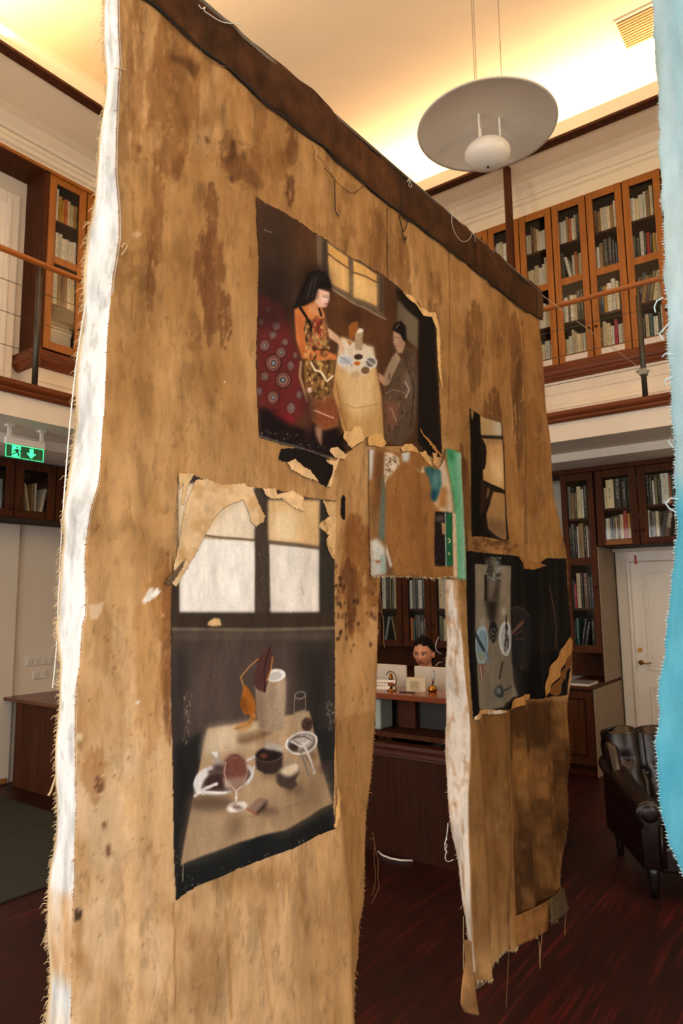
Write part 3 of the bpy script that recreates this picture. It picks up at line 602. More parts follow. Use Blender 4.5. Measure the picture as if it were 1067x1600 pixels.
dk = empty('side_desk', (-5.6, 4.1, 0)); tag(dk, 'dark brown wooden desk standing against the wall below the sockets', 'desk')
D3 = lambda a: tuple(i-j for i, j in zip(a, (-5.6, 4.1, 0)))
bx('desk_top', D3((-6.29, 3.30, .735)), D3((-4.95, 5.0, .765)), mat('desk top veneer', (92, 48, 26), .3, rgb2=(108, 58, 32), scale=(3, 20, 3)), dk, .004)
bx('end_panel', D3((-6.13, 3.345, 0)), D3((-5.0, 3.375, .735)), WOODD(), dk); bx('end_panel', D3((-6.13, 4.93, 0)), D3((-5.0, 4.96, .735)), WOODD(), dk)
bx('modesty_panel', D3((-5.05, 3.375, .05)), D3((-5.02, 4.93, .735)), WOODD(), dk)
bt = empty('spray_bottle', (-5.36, 3.42, .765)); tag(bt, 'small pale blue bottle on the side desk, at the canvas edge', 'bottle')
MB().lathe([(.001, 0), (.028, 0), (.03, .01), (.03, .075), (.014, .1), (.012, .115), (.001, .115)], seg=16).build('body', mat('pale blue plastic', (120, 170, 205), .35), bt, smooth=True)
MB().lathe([(.015, .11), (.015, .135), (.001, .135)], seg=12).build('cap', WHITEP(), bt)

# ================================================================== PENDANT LAMP
LW = mat('satin lamp white', (226, 212, 194), .55); LW2 = mat('lamp egg white', (238, 230, 218), .4)
def pendant(loc, label, watts=0):
    lp = empty('pendant_lamp', loc); tag(lp, label, 'lamp', 'pendant lamps')
    MB().lathe([(.001, .055), (.1, .05), (.2, .038), (.3, .02), (.385, -.002), (.402, -.008), (.404, -.001), (.385, .008), (.3, .03), (.2, .048), (.1, .06), (.001, .065)], seg=64).build('dish', LW, lp, smooth=True)
    egg = MB().lathe([(max(1e-4, .132*math.sin(math.pi*i/14)), -.165-.078*math.cos(math.pi*i/14)) for i in range(15)], seg=32).build('egg_diffuser', LW2, lp, smooth=True)
    MB().tube([(0.0, 0, -.2425), (0.0, 0, -.250)], .007, 10).build('screw', STEEL(), egg)
    for k in range(3):
        t = 2*math.pi*k/3+.35
        MB().tube([(.075*math.cos(t), .075*math.sin(t), -.11), (.075*math.cos(t), .075*math.sin(t), .05)], .006, 8).build('rod', LW2, lp)
        MB().tube([(.10*math.cos(t), .10*math.sin(t), .055), (.10*math.cos(t), .10*math.sin(t), ZC-loc[2])], .0022, 6).build('suspension_wire', mat('wire grey', (150, 130, 105), .5), lp)
    MB().lathe([(.001, .06), (.035, .06), (.03, .10), (.001, .10)], seg=16).build('hub', WOODD(), lp)
    if watts:
        l = bpy.data.lights.new('added_pendant_bulb', 'POINT'); l.energy = watts; l.color = (1.0, .76, .48); l.shadow_soft_size = .12  # warm fill bulb, only in the two added lamps
        o = bpy.data.objects.new('added_pendant_bulb', l); COL.objects.link(o); o.location = (loc[0], loc[1], loc[2]-.36)
pendant((-1.475, 3.485, 4.335), 'large white dish pendant lamp with egg-shaped diffuser, hung in front of the cove')
pendant((1.3, 3.485, 4.335), 'added unseen dish pendant lamp, lit, over the blue cloth side of the hall', 54)  # lamp added out of view to warm the gallery fronts
pendant((-1.9, 0.3, 4.335), 'added unseen dish pendant lamp, lit, beside the near end of the canvas', 40)  # second added lamp, unseen, lights the left gallery and canvas top
# ceiling vent
vt = empty('ceiling_vent', (-1.0, 5.68, ZC)); tag(vt, 'slatted cream ventilation grille set into the ceiling', 'vent')
for a, b in (((-.17, -.19, -.012), (.17, -.17, 0)), ((-.17, .17, -.012), (.17, .19, 0)), ((-.17, -.17, -.012), (-.15, .17, 0)), ((.15, -.17, -.012), (.17, .17, 0))): bx('grille_frame', a, b, CREAM(), vt)
for k in range(11): bx('slat', (-.15, -.16+k*.03, -.02), (.15, -.143+k*.03, -.006), mat('vent slat', (186, 150, 104), .6), vt)
bx('duct', (-.15, -.17, -.002), (.15, .17, -.0005), mat('vent dark', (96, 62, 32), .8), vt)

# ================================================================== RECEPTION DESK
rc = empty('reception_desk', (-2.6, 4.1, 0)); tag(rc, 'dark red wooden reception desk with raised counter, seen through the canvas opening', 'desk')
RD = lambda a: tuple(i-j for i, j in zip(a, (-2.6, 4.1, 0)))
RW = mat('reception veneer', (46, 22, 12), .5, rgb2=(60, 30, 16), scale=(40, 40, 2.5), spec=.12)
def rb(nm, a, b, m, par=rc, bev=0.0): return bx(nm, RD(a), RD(b), m, par, bev)
x0, x1 = -3.7, -1.62
rb('front_panel', (x0, 3.85, .0), (x1, 3.88, .60), RW)
MB().prism([(y-4.1, z) for y, z in ((3.85, .595), (3.842, .60), (3.842, .612), (3.835, .618), (3.835, .635), (3.842, .642), (3.838, .65), (3.828, .66), (3.828, .682), (3.90, .686), (3.90, .595))], x0+2.6, x1+2.6, 0).build('panel_moulding', mat('reception moulding', (74, 34, 19), .4), rc)
rb('counter_top', (x0-.02, 3.80, .965), (x1+.02, 4.16, 1.0), mat('counter veneer', (116, 54, 26), .22, rgb2=(134, 66, 34), scale=(2, 20, 20)), bev=.006)
for a in (x0+.02, -2.78, x1-.06): rb('counter_support', (a, 3.89, .60), (a+.03, 4.14, .965), WOODD())
rb('inner_upright', (-2.56, 4.10, .74), (-2.42, 4.13, .965), WOODD())
rb('worktop', (x0, 3.90, .71), (x1, 4.75, .74), WOODD())
for a in (x0+.02, x1-.05): rb('end_panel', (a, 3.88, 0), (a+.03, 4.7, .71), RW)
rb('inner_back_panel', (x0+.05, 4.145, .74), (x1-.06, 4.16, .965), mat('black drawer unit', (30, 22, 20), .5))
rb('drawer_unit', (-2.35, 4.18, .74), (-1.75, 4.5, .93), mat('black drawer unit', (30, 22, 20), .5))
rb('drawer_unit_lid', (-2.37, 4.17, .93), (-1.73, 4.52, .955), WOODD())
pc = empty('computer_case', (-2.62, 3.99, .74)); tag(pc, 'pale grey-green rounded device standing under the counter top', 'computer')
bx('case', (-.05, -.06, 0), (.03, .1, .2), mat('pale grey-green plastic', (168, 178, 168), .5), pc, .014); bx('front_groove', (-.015, -.062, .02), (-.011, -.0601, .18), mat('dark seam', (70, 76, 72), .6), pc)

def monitor(x0, x1, y, ztop, label):
    r = empty('monitor', ((x0+x1)/2, y, .74)); tag(r, label, 'monitor'); hw = (x1-x0)/2; h = ztop-.74
    bx('back_shell', (-hw, 0, h-.33), (hw, .02, h), mat('monitor back', (206, 194, 176), .5), r, .006); bx('screen', (-hw+.012, .02, h-.318), (hw-.012, .023, h-.012), mat('dark screen', (16, 16, 20), .2), r)
    bx('stand_neck', (-.03, -.015, .01), (.03, 0.0, h-.2), WHITEP(), r); bx('stand_base', (-.1, -.09, 0), (.1, .09, .012), WHITEP(), r, .003)
monitor(-3.09, -2.62, 4.32, 1.130, 'pale monitor back beside the canvas edge, behind the brass bell')
monitor(-2.575, -2.08, 4.36, 1.124, 'pale monitor back in front of the woman, behind the card block')

bl = empty('brass_bell', (-2.50, 3.93, 1.0)); tag(bl, 'small brass bell hanging from a curved stand on the counter', 'bell')
MB().lathe([(.001, 0), (.028, 0), (.03, .006), (.012, .014), (.006, .03), (.001, .03)], seg=20).build('foot', BRASS(), bl, smooth=True)
arc = [(.0+.0, 0, .02)]+[(.018+.042*math.sin(t)-.018, 0, .075-.052*math.cos(t)) for t in [i*math.pi/12 for i in range(0, 17)]]
MB().tube(arc, .0035, 8).build('curved_arm', mat('aged brass', (110, 74, 36), .35, metal=1), bl, smooth=True)
bb_ = MB().lathe([(.001, .118), (.006, .117), (.011, .105), (.013, .088), (.019, .075), (.017, .076), (.001, .1)], seg=20).build('bell', BRASS(), bl, smooth=True)
MB().tube([(0, 0, .1), (0, 0, .072)], .003, 6).build('clapper', BRASS(), bb_)
MB().lathe([(.001, .03), (.02, .034), (.026, .05), (.018, .05), (.001, .04)], seg=16).build('copper_cup', mat('copper', (176, 96, 50), .3, metal=1), bl, smooth=True)

cb = empty('card_block', (-2.36, 4.02, 1.0), R_(28)); tag(cb, 'block of cream cards with a small printed note on its face', 'card block')
CRD = mat('cream card', (216, 200, 168), .85)
for k in range(9): bx('card', (-.062+rng.uniform(-.002, .002), -.045+k*.0102, 0), (.062+rng.uniform(-.002, .002), -.0365+k*.0102, .085+rng.uniform(-.003, .002)), CRD, cb)
nt = bx('printed_note', (-.04, -.0475, .006), (.022, -.0455, .07), mat('aged note', (196, 178, 140), .85), cb)
for k in range(5): bx('text_line', (-.034, -.0482, .06-k*.008), (.014-.006*(k % 2), -.0476, .062-k*.008), mat('note ink', (120, 98, 70), .8), nt)
pnh = empty('pen_holder', (-2.245, 4.03, 1.0)); tag(pnh, 'golden ball pen holder with a chrome pen standing in it', 'pen holder')
MB().lathe([(.001, 0), (.024, 0), (.032, .012), (.03, .026), (.018, .038), (.006, .042), (.001, .042)], seg=20).build('ball_base', BRASS(), pnh, smooth=True)
MB().tube([(0, 0, .036), (.006, .002, .075), (.012, .004, .125), (.014, .004, .142)], [.006, .007, .0055, .002], 10).build('pen', mat('chrome', (150, 140, 135), .15, metal=1), pnh, smooth=True)
cdn = empty('name_card', (-2.66, 3.985, 1.0), R_(20)); tag(cdn, 'folded white notice card with two printed lines beside the bell', 'card')
MB().prism([(-.03, 0), (-.027, 0), (0, .056), (.027, 0), (.03, 0), (.001, .06), (-.001, .06)], -.16, .14, 0).build('folded_card', mat('white paper', (226, 216, 206), .8), cdn)
for k, (z, a, b) in enumerate(((.038, -.12, .12), (.020, -.07, .07))):
    o = MB()
    u = a
    while u < b:
        l = rng.uniform(.006, .018); yy = -.03+.029*(z/.058); o.box((u, yy-.0015, z), (min(b, u+l), yy-.0002, z+.006)); u += l+.005
    o.build('printed_line', mat('note grey ink', (128, 116, 110), .8), cdn)
tag(MB().tube([(-.06, -.0, .004), (.05, .01, .004)], .004, 8).build('loose_pen', mat('dark pen', (60, 50, 50), .3)), 'slim dark pen lying in front of the card block', 'pen').location = (-2.36, 3.905, 1.0)
pt = [atX(0, 0, -1)*0+np.array(p) for p in ((-2.56, 3.83, .008), (-2.50, 3.79, .008), (-2.43, 3.775, .008), (-2.36, 3.785, .008), (-2.30, 3.82, .008))]
tag(MB().tube(pt, .006, 8).build('floor_cable', WHITEP(), smooth=True), 'white cable curving out from under the reception desk', 'cable')

# ================================================================== OFFICE CHAIR AND WOMAN
WX, WY = -2.70, 4.72
oc = empty('office_chair', (WX+.02, WY+.1, 0)); tag(oc, 'dark office chair the woman sits on behind the desk', 'chair')
DF = mat('dark chair fabric', (30, 28, 30), .9)
bx('seat', (-.24, -.24, .40), (.24, .2, .455), DF, oc, .03); bx('backrest', (-.2, .19, .50), (.2, .25, .95), DF, oc, .04)
bx('back_bar', (-.03, .2, .42), (.03, .235, .52), STEEL(), oc); MB().tube([(0, 0, .1), (0, 0, .4)], .028, 12).build('gas_post', STEEL(), oc)
for k in range(5):
    t = 2*math.pi*k/5; l = MB().tube([(0, 0, .1), (.28*math.cos(t), .28*math.sin(t), .065)], [.022, .014], 8).build('base_leg', STEEL(), oc)
    MB().ell((.28*math.cos(t), .28*math.sin(t), .028), (.028, .028, .028), 10, 6).build('castor', mat('black rubber', (18, 18, 18), .6), l)

def make_woman():
    """body: head, neck, torso, arms and legs grown into one surface; coloured by place"""
    hz = 1.185                                            # centre of the head
    b = MB()
    def head():
        n, mrow = 40, 30; vs = []; fs = []
        for i in range(mrow+1):
            ph = math.pi*i/mrow
            for k in range(n):
                th = 2*math.pi*k/n
                x = math.sin(ph)*math.sin(th); y = -math.sin(ph)*math.cos(th); z = math.cos(ph)   # face towards -y
                X, Y, Z = x*.073, y*.094, z*.118
                if z < 0:                                  # jaw narrows to the chin
                    X *= 1-.38*(-z)**1.5; 
                    if y < 0: Y *= 1-.06*(-z)
                    else: Y *= 1-.45*(-z)
                if y < 0: Y *= .93
                def g(cx, cz, sx, sz): return math.exp(-((X-cx)/sx)**2-((Z-cz)/sz)**2) if y < 0 else 0
                Y -= .024*g(0, -.028, .010, .014)+.010*g(0, -.006, .007, .022)      # nose tip and bridge
                Y += .010*(g(.031, .006, .015, .010)+g(-.031, .006, .015, .010))     # eye sockets
                Y -= .004*(g(.030, .024, .020, .007)+g(-.030, .024, .020, .007))     # brow
                Y -= .006*(g(.036, -.022, .018, .018)+g(-.036, -.022, .018, .018))   # cheeks
                Y -= .008*g(0, -.060, .022, .008)-.004*g(0, -.0595, .024, .0018)     # lips and their parting
                Y -= .010*g(0, -.098, .020, .018)                                    # chin
                vs.append((X, Y, Z))
        for i in range(mrow):
            for k in range(n): fs.append((i*n+k, i*n+(k+1) % n, (i+1)*n+(k+1) % n, (i+1)*n+k))
        return vs, fs
    vs, fs = head()
    turn = Matrix.Rotation(R_(6), 3, 'Z') @ Matrix.Rotation(R_(6), 3, 'X')
    HM = lambda p: turn @ Vector(p)+Vector((0, 0, hz))
    b.add([HM(v) for v in vs], fs)
    for s in (-1, 1):                                     # ears
        e = MB().ell((0, 0, 0), (.010, .018, .031), 12, 8); b.add([HM((s*.074+x+s*.004, .012+y, z-.008)) for x, y, z in e.v], e.f)
    b.tube([(0, .03, .83), (0, .028, 1.0), (0, .03, 1.06), (0, .022, 1.13)], [.075, .058, .052, .05], 16)
    # torso as stacked rings
    rings = [(.46, .17, .13, .02), (.56, .155, .115, .03), (.66, .14, .10, .035), (.76, .16, .11, .03), (.86, .175, .115, .035), (.93, .165, .095, .04), (.97, .12, .07, .04), (1.0, .06, .05, .035)]
    vs = []; n = 24
    for z, rx, ry, cy in rings:
        for k in range(n):
            t = 2*math.pi*k/n; vs.append((rx*math.cos(t), cy+ry*math.sin(t), z))
    b.add(vs, [(i*n+k, i*n+(k+1) % n, (i+1)*n+(k+1) % n, (i+1)*n+k) for i in range(len(rings)-1) for k in range(n)]+[tuple(range(n-1, -1, -1)), tuple((len(rings)-1)*n+k for k in range(n))])
    for s in (-1, 1):
        b.tube([(s*.13, .04, .94), (s*.185, .03, .90), (s*.225, -.01, .78), (s*.22, -.06, .70), (s*.17, -.2, .755), (s*.12, -.29, .775)], [.05, .05, .042, .04, .03, .024], 12)
        b.tube([(s*.12, -.28, .776), (s*.112, -.33, .774), (s*.106, -.365, .77)], [.024, .036, .03], 12)     # palm
        for j in range(4):
            fx = s*(.106+(-.027+.018*j)); L_ = (.072, .082, .078, .062)[j]
            b.tube([(fx, -.36, .772), (fx-s*.002, -.36-L_*.5, .776), (fx-s*.004, -.36-L_*.85, .764), (fx-s*.004, -.36-L_, .754)], [.0095, .009, .008, .006], 8)
        b.tube([(s*.092, -.315, .77), (s*.066, -.345, .768), (s*.058, -.375, .762)], [.012, .010, .007], 8)   # thumb
        b.tube([(s*.09, .03, .53), (s*.11, -.2, .53), (s*.11, -.4, .50)], [.09, .08, .062], 12)               # thigh
        b.tube([(s*.11, -.4, .50), (s*.11, -.41, .3), (s*.11, -.38, .09)], [.062, .055, .038], 12)            # calf
        b.tube([(s*.11, -.36, .05), (s*.115, -.45, .04), (s*.12, -.56, .03)], [.042, .04, .026], 10)          # foot
    o = b.build('body', None, smooth=True, mats=[mat('skin', (200, 140, 104), .5)])
    md = o.modifiers.new('r', 'REMESH'); md.mode = 'VOXEL'; md.voxel_size = .003; md.use_smooth_shade = True
    s2 = o.modifiers.new('s', 'SMOOTH'); s2.factor = .5; s2.iterations = 2
    dg = bpy.context.evaluated_depsgraph_get(); me = bpy.data.meshes.new_from_object(o.evaluated_get(dg)); bpy.data.objects.remove(o)
    co = np.empty(len(me.vertices)*3); me.vertices.foreach_get('co', co); co = co.reshape(-1, 3)
    T = np.array(turn); hl = (co-np.array([0, 0, hz])) @ T                 # head-local
    X, Y, Z = hl.T; face = (Y < -.02) & (co[:, 2] > 1.06)
    c = np.tile(np.array(lin((206, 142, 108))), (len(co), 1))
    def blend(m, rgb, a=1.0):
        c[:] = c*(1-a*m[:, None])+np.array(lin(rgb))*a*m[:, None]
    G = lambda cx, cz, sx, sz: np.exp(-((X-cx)/sx)**2-((Z-cz)/sz)**2)*face
    for s in (-1, 1):
        blend(np.clip(G(s*.033, -.030, .02, .018), 0, 1), (214, 120, 96), .5)
        blend(np.clip(1.5*G(s*.031, .005, .017, .008), 0, 1), (90, 54, 42), .8)
        blend((((X-s*.031)/.011)**2+((Z-.003)/.0045)**2 < 1)*face*1.0, (200, 190, 184), 1)
        blend((((X-s*.031+.003)/.0055)**2+((Z-.003)/.0052)**2 < 1)*face*1.0, (24, 16, 14), 1)
        blend(((np.abs(X-s*.032) < .017) & (np.abs(Z-.0085+.00*(X)) < .0022) & face)*1.0, (26, 16, 14), .9)
        blend(((np.abs(X-s*.033) < .020) & (np.abs(Z-.024+.10*np.abs(X-s*.026)) < .0036) & face)*1.0, (44, 26, 20), .9)
        blend((((X-s*.006)/.004)**2+((Z+.040)/.003)**2 < 1)*face*1.0, (96, 48, 40), .8)
    blend(np.clip(1.6*G(0, -.060, .022, .0085), 0, 1), (168, 62, 60), .9); blend(((np.abs(X) < .024) & (np.abs(Z+.0597) < .0014) & face)*1.0, (90, 30, 30), .9)
    cloth = ((co[:, 2] < 1.005) & ~((co[:, 1] < -.27) & (co[:, 2] > .73))).astype(float)
    blend(cloth, (24, 22, 26), 1)
    at = me.color_attributes.new('paint', 'FLOAT_COLOR', 'POINT'); at.data.foreach_set('color', np.c_[c, np.ones(len(c))].astype(np.float32).ravel())
    me.materials.clear(); me.materials.append(mat_paint('skin and clothing', .5, weave=300, wst=.03, fine=.05, streak=(40, 40, 40), spec=.4))
    body = bpy.data.objects.new('person', me); COL.objects.link(body)
    # hair: pulled back, parted, covering the crown and gathered at the nape
    hb = MB(); n, mr = 40, 24; vs = []
    for i in range(mr+1):
        ph = math.pi*i/mr
        for k in range(n):
            th = 2*math.pi*k/n; x = math.sin(ph)*math.sin(th); y = -math.sin(ph)*math.cos(th); z = math.cos(ph)
            r = 1.0+.012*math.sin(th*17+ph*3)*math.sin(ph)**2
            vs.append(HM((x*.0805*r, y*.1005*r+.010, z*.120*r+.009)))
    fs = []
    for i in range(mr):
        for k in range(n):
            th = 2*math.pi*(k+.5)/n; z = math.cos(math.pi*(i+.5)/mr); fr = math.cos(th)   # fr 1 at the face
            line = .60-.10*abs(math.sin(th))**1.0 if fr > .6 else .52-(.6-fr)*1.0 if fr > .1 else .02-(.1-fr)*1.1
            if z > line-.02: fs.append((i*n+k, i*n+(k+1) % n, (i+1)*n+(k+1) % n, (i+1)*n+k))
    hb.add(vs, fs); e = MB().ell((0, 0, 0), (.034, .03, .036), 14, 10); hb.add([HM((x, .118+y, .0+z)) for x, y, z in e.v], e.f)
    h = hb.build('hair', mat('dark brown hair', (10, 7, 6), .7, rgb2=(17, 11, 9), scale=(200, 20, 60), spec=.1), body, smooth=True)
    sm = h.modifiers.new('t', 'SOLIDIFY'); sm.thickness = .004; sm.offset = 1
    body.location = (WX, WY, 0.0); body.rotation_euler = (0, 0, R_(4))
    tag(body, 'person with dark tied-back hair and dark top sitting behind the monitors', 'person')
    return body
make_woman()

# ================================================================== LEATHER ARMCHAIR
LEA = mat('dark brown leather', (30, 15, 14), .26, rgb2=(20, 10, 10), scale=(14, 14, 14), bump=.25, bscale=180, spec=.6)
def armchair():
    r = empty('armchair', (-.855, 4.63, 0), R_(30)); tag(r, 'dark brown tufted leather armchair in front of the white door', 'armchair')
    # back: padded, three upright channels with buttoned folds and a rolled top
    nu, prof = 61, []
    path = [(-.06, .34), (-.03, .42), (0.0, .52), (.03, .60), (.045, .69), (.065, .755), (.105, .795), (.155, .79), (.195, .75), (.208, .68), (.2, .58), (.205, .45), (.215, .30), (.215, .16)]
    def sub(path, n=4):
        out = []
        for (a, b), (c, d) in zip(path, path[1:]):
            for k in range(n): out.append((a+(c-a)*k/n, b+(d-b)*k/n))
        return out+[path[-1]]
    P = sub(path); vs = []
    for j, (py, pz) in enumerate(P):
        for i in range(nu):
            u = -1+2*i/(nu-1); ch = abs(math.sin(2*math.pi*(u+1)))     # four lobes
            bul = ch**.45; front = 1.0 if j < 34 else max(0, 1-(j-34)/6)
            d = (.075*(bul-1))*front
            tuft = 0
            for (tu, tz) in ((-.5, .52), (.5, .52), (0, .52), (-.25, .60), (.25, .60), (-.75, .60), (.75, .60)):
                tuft -= .03*math.exp(-((u-tu)/.07)**2-((pz-tz)/.028)**2)
            w_ = .41+.02*math.sin(max(0, pz-.3)*4); edge_ = (abs(u)**6)*.05
            yy = py+.10-d*0.8-(tuft if j < 24 else 0)*1.0+edge_*(1 if j < 26 else -1); zz = pz+(d*.55+ -edge_*.6 if 20 < j < 40 else 0)
            vs.append((u*w_, yy, zz))
    nr = len(P)
    b = MB().add(vs, [(j*nu+i, j*nu+i+1, (j+1)*nu+i+1, (j+1)*nu+i) for j in range(nr-1) for i in range(nu-1)]+[tuple(j*nu for j in range(nr)), tuple(j*nu+nu-1 for j in range(nr-1, -1, -1))])
    bk_ = b.build('backrest', LEA, r, smooth=True)
    for tu, tz in ((-.5, .52), (.5, .52), (0, .52), (-.25, .60), (.25, .60), (-.75, .60), (.75, .60)):
        MB().ell((tu*.41, .125+(.02 if tz > .55 else 0), tz), (.012, .006, .012), 10, 6).build('button', LEA, bk_, smooth=True)
    # arms: side panel with a rolled, scrolled top
    for s in (-1, 1):
        prof = []
        for k in range(21):
            t = -.6+k/20*(math.pi*1.55); prof.append((s*(.385+.07*math.cos(t)), .445+.062*math.sin(t)))
        prof = [(s*.30, .16), (s*.30, .40)]+[(s*(.375+.075*math.cos(t)), .445+.065*math.sin(t)) for t in [math.pi-k*(math.pi*1.35)/16 for k in range(17)]]+[(s*.425, .36), (s*.42, .16)]
        n = len(prof); vs = []; ys = [-.44, -.435, -.42, -.2, .05, .25, .30]; sc = [.93, .98, 1, 1, 1.02, 1.05, 1.04]; up = [0, 0, 0, .0, .03, .08, .09]
        for y, q, z in zip(ys, sc, up):
            for px_, pz in prof: vs.append((s*.37+(px_-s*.37)*q, y, .30+(pz-.30)*q+(z if pz > .38 else 0)))
        m = len(ys); b = MB().add(vs, [(j*n+i, j*n+(i+1) % n, (j+1)*n+(i+1) % n, (j+1)*n+i) for j in range(m-1) for i in range(n)]+[tuple(range(n)), tuple((m-1)*n+i for i in range(n-1, -1, -1))])
        arm = b.build('arm', LEA, r, smooth=True)
        MB().lathe([(.001, .012), (.025, .012), (.045, .006), (.052, -.004)], seg=20).build('scroll_face', LEA, arm, smooth=True).matrix_local = Matrix.Translation((s*.375, -.44, .445)) @ Matrix.Rotation(R_(90), 4, 'X')
        MB().tube([(s*.33, -.445, .16), (s*.325, -.447, .38)], .007, 8).build('front_piping', LEA, arm, smooth=True)
        w_ = MB().prism([(-.04, .40), (.06, .52), (.14, .66), (.2, .70), (.28, .66), (.30, .40)], s*.36, s*.43, 0).build('wing', LEA, r, bevel=.02, smooth=True)
    bx('seat_cushion', (-.295, -.45, .27), (.295, .10, .41), LEA, r, .045)
    bx('seat_rail', (-.33, -.42, .13), (.33, .30, .27), LEA, r, .02)
    for x in (-.36, .36):
        for y in (-.38, .25): MB().lathe([(.001, 0), (.018, 0), (.024, .05), (.032, .12), (.03, .17), (.001, .17)], (x, y, 0), 14).build('foot', mat('black wood foot', (20, 14, 12), .3), r, smooth=True)
armchair()

# ================================================================== THE HANGING CANVAS
XC = -1.234
def Z_(ox, oy, k): return lambda pts: [(ox+x/k, oy+y/k) for x, y in pts]
def pix(Y, Z, X=XC):
    return proj(np.stack([np.full_like(Y, X), Y, Z], -1))
npr = np.random.RandomState(11)
def vnoise(h, w, cy, cx, rs=npr):
    g = rs.rand(max(2, int(h/cy)+3), max(2, int(w/cx)+3)); y = np.arange(h)/cy; x = np.arange(w)/cx
    yi, xi = y.astype(int), x.astype(int); fy, fx = y-yi, x-xi; fy, fx = fy*fy*(3-2*fy), fx*fx*(3-2*fx)
    a = g[yi][:, xi]*(1-fx)+g[yi][:, xi+1]*fx; b = g[yi+1][:, xi]*(1-fx)+g[yi+1][:, xi+1]*fx
    return a*(1-fy[:, None])+b*fy[:, None]
def fbm(h, w, cy, cx, octv=4, gain=.55):
    o = np.zeros((h, w)); s = 1; t = 0
    for _ in range(octv):
        o += s*vnoise(h, w, max(1.5, cy), max(1.5, cx)); t += s; s *= gain; cy /= 2; cx /= 2
    return o/t
def gauss(a, s):
    if s <= 0.01: return a
    r = int(3*s+1); k = np.exp(-np.arange(-r, r+1)**2/(2*s*s)); k /= k.sum()
    a = np.apply_along_axis(lambda v: np.convolve(v, k, 'same'), 0, a)
    return np.apply_along_axis(lambda v: np.convolve(v, k, 'same'), 1, a)
class Paint:
    """a picture laid out once in photograph pixels, then carried by the cloth as vertex colour"""
    def __init__(s, x0, y0, x1, y1, k, base):
        s.x0, s.y0, s.k = x0, y0, k; s.h, s.w = int((y1-y0)*k), int((x1-x0)*k)
        s.a = np.empty((s.h, s.w, 3), np.float32); s.a[:] = base; s.T = lambda p: p
    def _box(s, pts, pad):
        P = np.array(pts, float); P = (P-[s.x0, s.y0])*s.k
        lo = np.floor(P.min(0)-pad).astype(int); hi = np.ceil(P.max(0)+pad).astype(int)+1
        lo = np.maximum(lo, 0); hi = np.minimum(hi, [s.w, s.h]); return P, lo, hi
    def polymask(s, pts, soft):
        sp = soft*s.k; P, lo, hi = s._box(pts, 3*sp+2)
        if (hi <= lo).any(): return None
        X, Y = np.meshgrid(np.arange(lo[0], hi[0])+.5, np.arange(lo[1], hi[1])+.5); c = np.zeros(X.shape, bool)
        for (ax, ay), (bx_, by) in zip(P, np.roll(P, -1, 0)):
            if ay == by: continue
            c ^= ((ay > Y) != (by > Y)) & (X < (bx_-ax)*(Y-ay)/(by-ay)+ax)
        return gauss(c.astype(float), sp), lo, hi
    def _apply(s, m, lo, hi, col, al):
        v = s.a[lo[1]:hi[1], lo[0]:hi[0]]; m = (m*al)[..., None]; v[:] = v*(1-m)+np.array(col, np.float32)*m
    def fill(s, pts, col, soft=.5, al=1.0, mottle=0.0):
        r = s.polymask(s.T(pts), soft)
        if r is None: return
        m, lo, hi = r
        if mottle: m = m*np.clip(1-mottle+mottle*2*fbm(*m.shape, 6*s.k, 4*s.k), 0, 1)
        s._apply(m, lo, hi, col, al)
    def ell(s, cx, cy, rx, ry, col, rot=0, soft=.5, al=1.0, ring=None):
        t = np.linspace(0, 2*math.pi, 40, endpoint=False); cr, sr = math.cos(R_(rot)), math.sin(R_(rot))
        pts = [(cx+rx*math.cos(q)*cr-ry*math.sin(q)*sr, cy+rx*math.cos(q)*sr+ry*math.sin(q)*cr) for q in t]
        if ring: s.line(pts+[pts[0]], ring, col, soft, al)
        else: s.fill(pts, col, soft, al)
    def line(s, pts, wd, col, soft=.4, al=1.0):
        pts = s.T(pts); W = wd*s.k/2; sp = max(.5, soft*s.k); P, lo, hi = s._box(pts, W+3*sp+2)
        if (hi <= lo).any(): return
        X, Y = np.meshgrid(np.arange(lo[0], hi[0])+.5, np.arange(lo[1], hi[1])+.5); d = np.full(X.shape, 1e9)
        for a, b in zip(P, P[1:]):
            v = b-a; L = max(1e-9, v@v); t = np.clip(((X-a[0])*v[0]+(Y-a[1])*v[1])/L, 0, 1); d = np.minimum(d, np.hypot(X-a[0]-t*v[0], Y-a[1]-t*v[1]))
        s._apply(np.clip((W-d)/sp+.5, 0, 1), lo, hi, col, al)
    def speck(s, pts, n, col, r=(.3, 1.0), al=.8, stretch=1.0):
        m = s.polymask(s.T(pts), 0.01)
        if m is None: return
        ys, xs = np.nonzero(m[0] > .5)
        if len(ys) == 0: return
        T = s.T; s.T = lambda p: p
        for _ in range(n):
            i = npr.randint(len(ys)); q = npr.uniform(*r)
            s.ell((xs[i]+m[1][0])/s.k+s.x0, (ys[i]+m[1][1])/s.k+s.y0, q, q*stretch, col, soft=.25, al=al*npr.uniform(.4, 1))
        s.T = T
    def sample(s, px, py):
        u = np.clip((px-s.x0)*s.k-.5, 0, s.w-1.01); v = np.clip((py-s.y0)*s.k-.5, 0, s.h-1.01)
        ui, vi = u.astype(int), v.astype(int); fu, fv = (u-ui)[..., None], (v-vi)[..., None]; A = s.a
        return (A[vi, ui]*(1-fu)+A[vi, ui+1]*fu)*(1-fv)+(A[vi+1, ui]*(1-fu)+A[vi+1, ui+1]*fu)*fv
def to_lin(c):
    c = np.clip(c, 0, 255)/255.0
    return np.where(c <= .04045, c/12.92, ((c+.055)/1.055)**2.4)

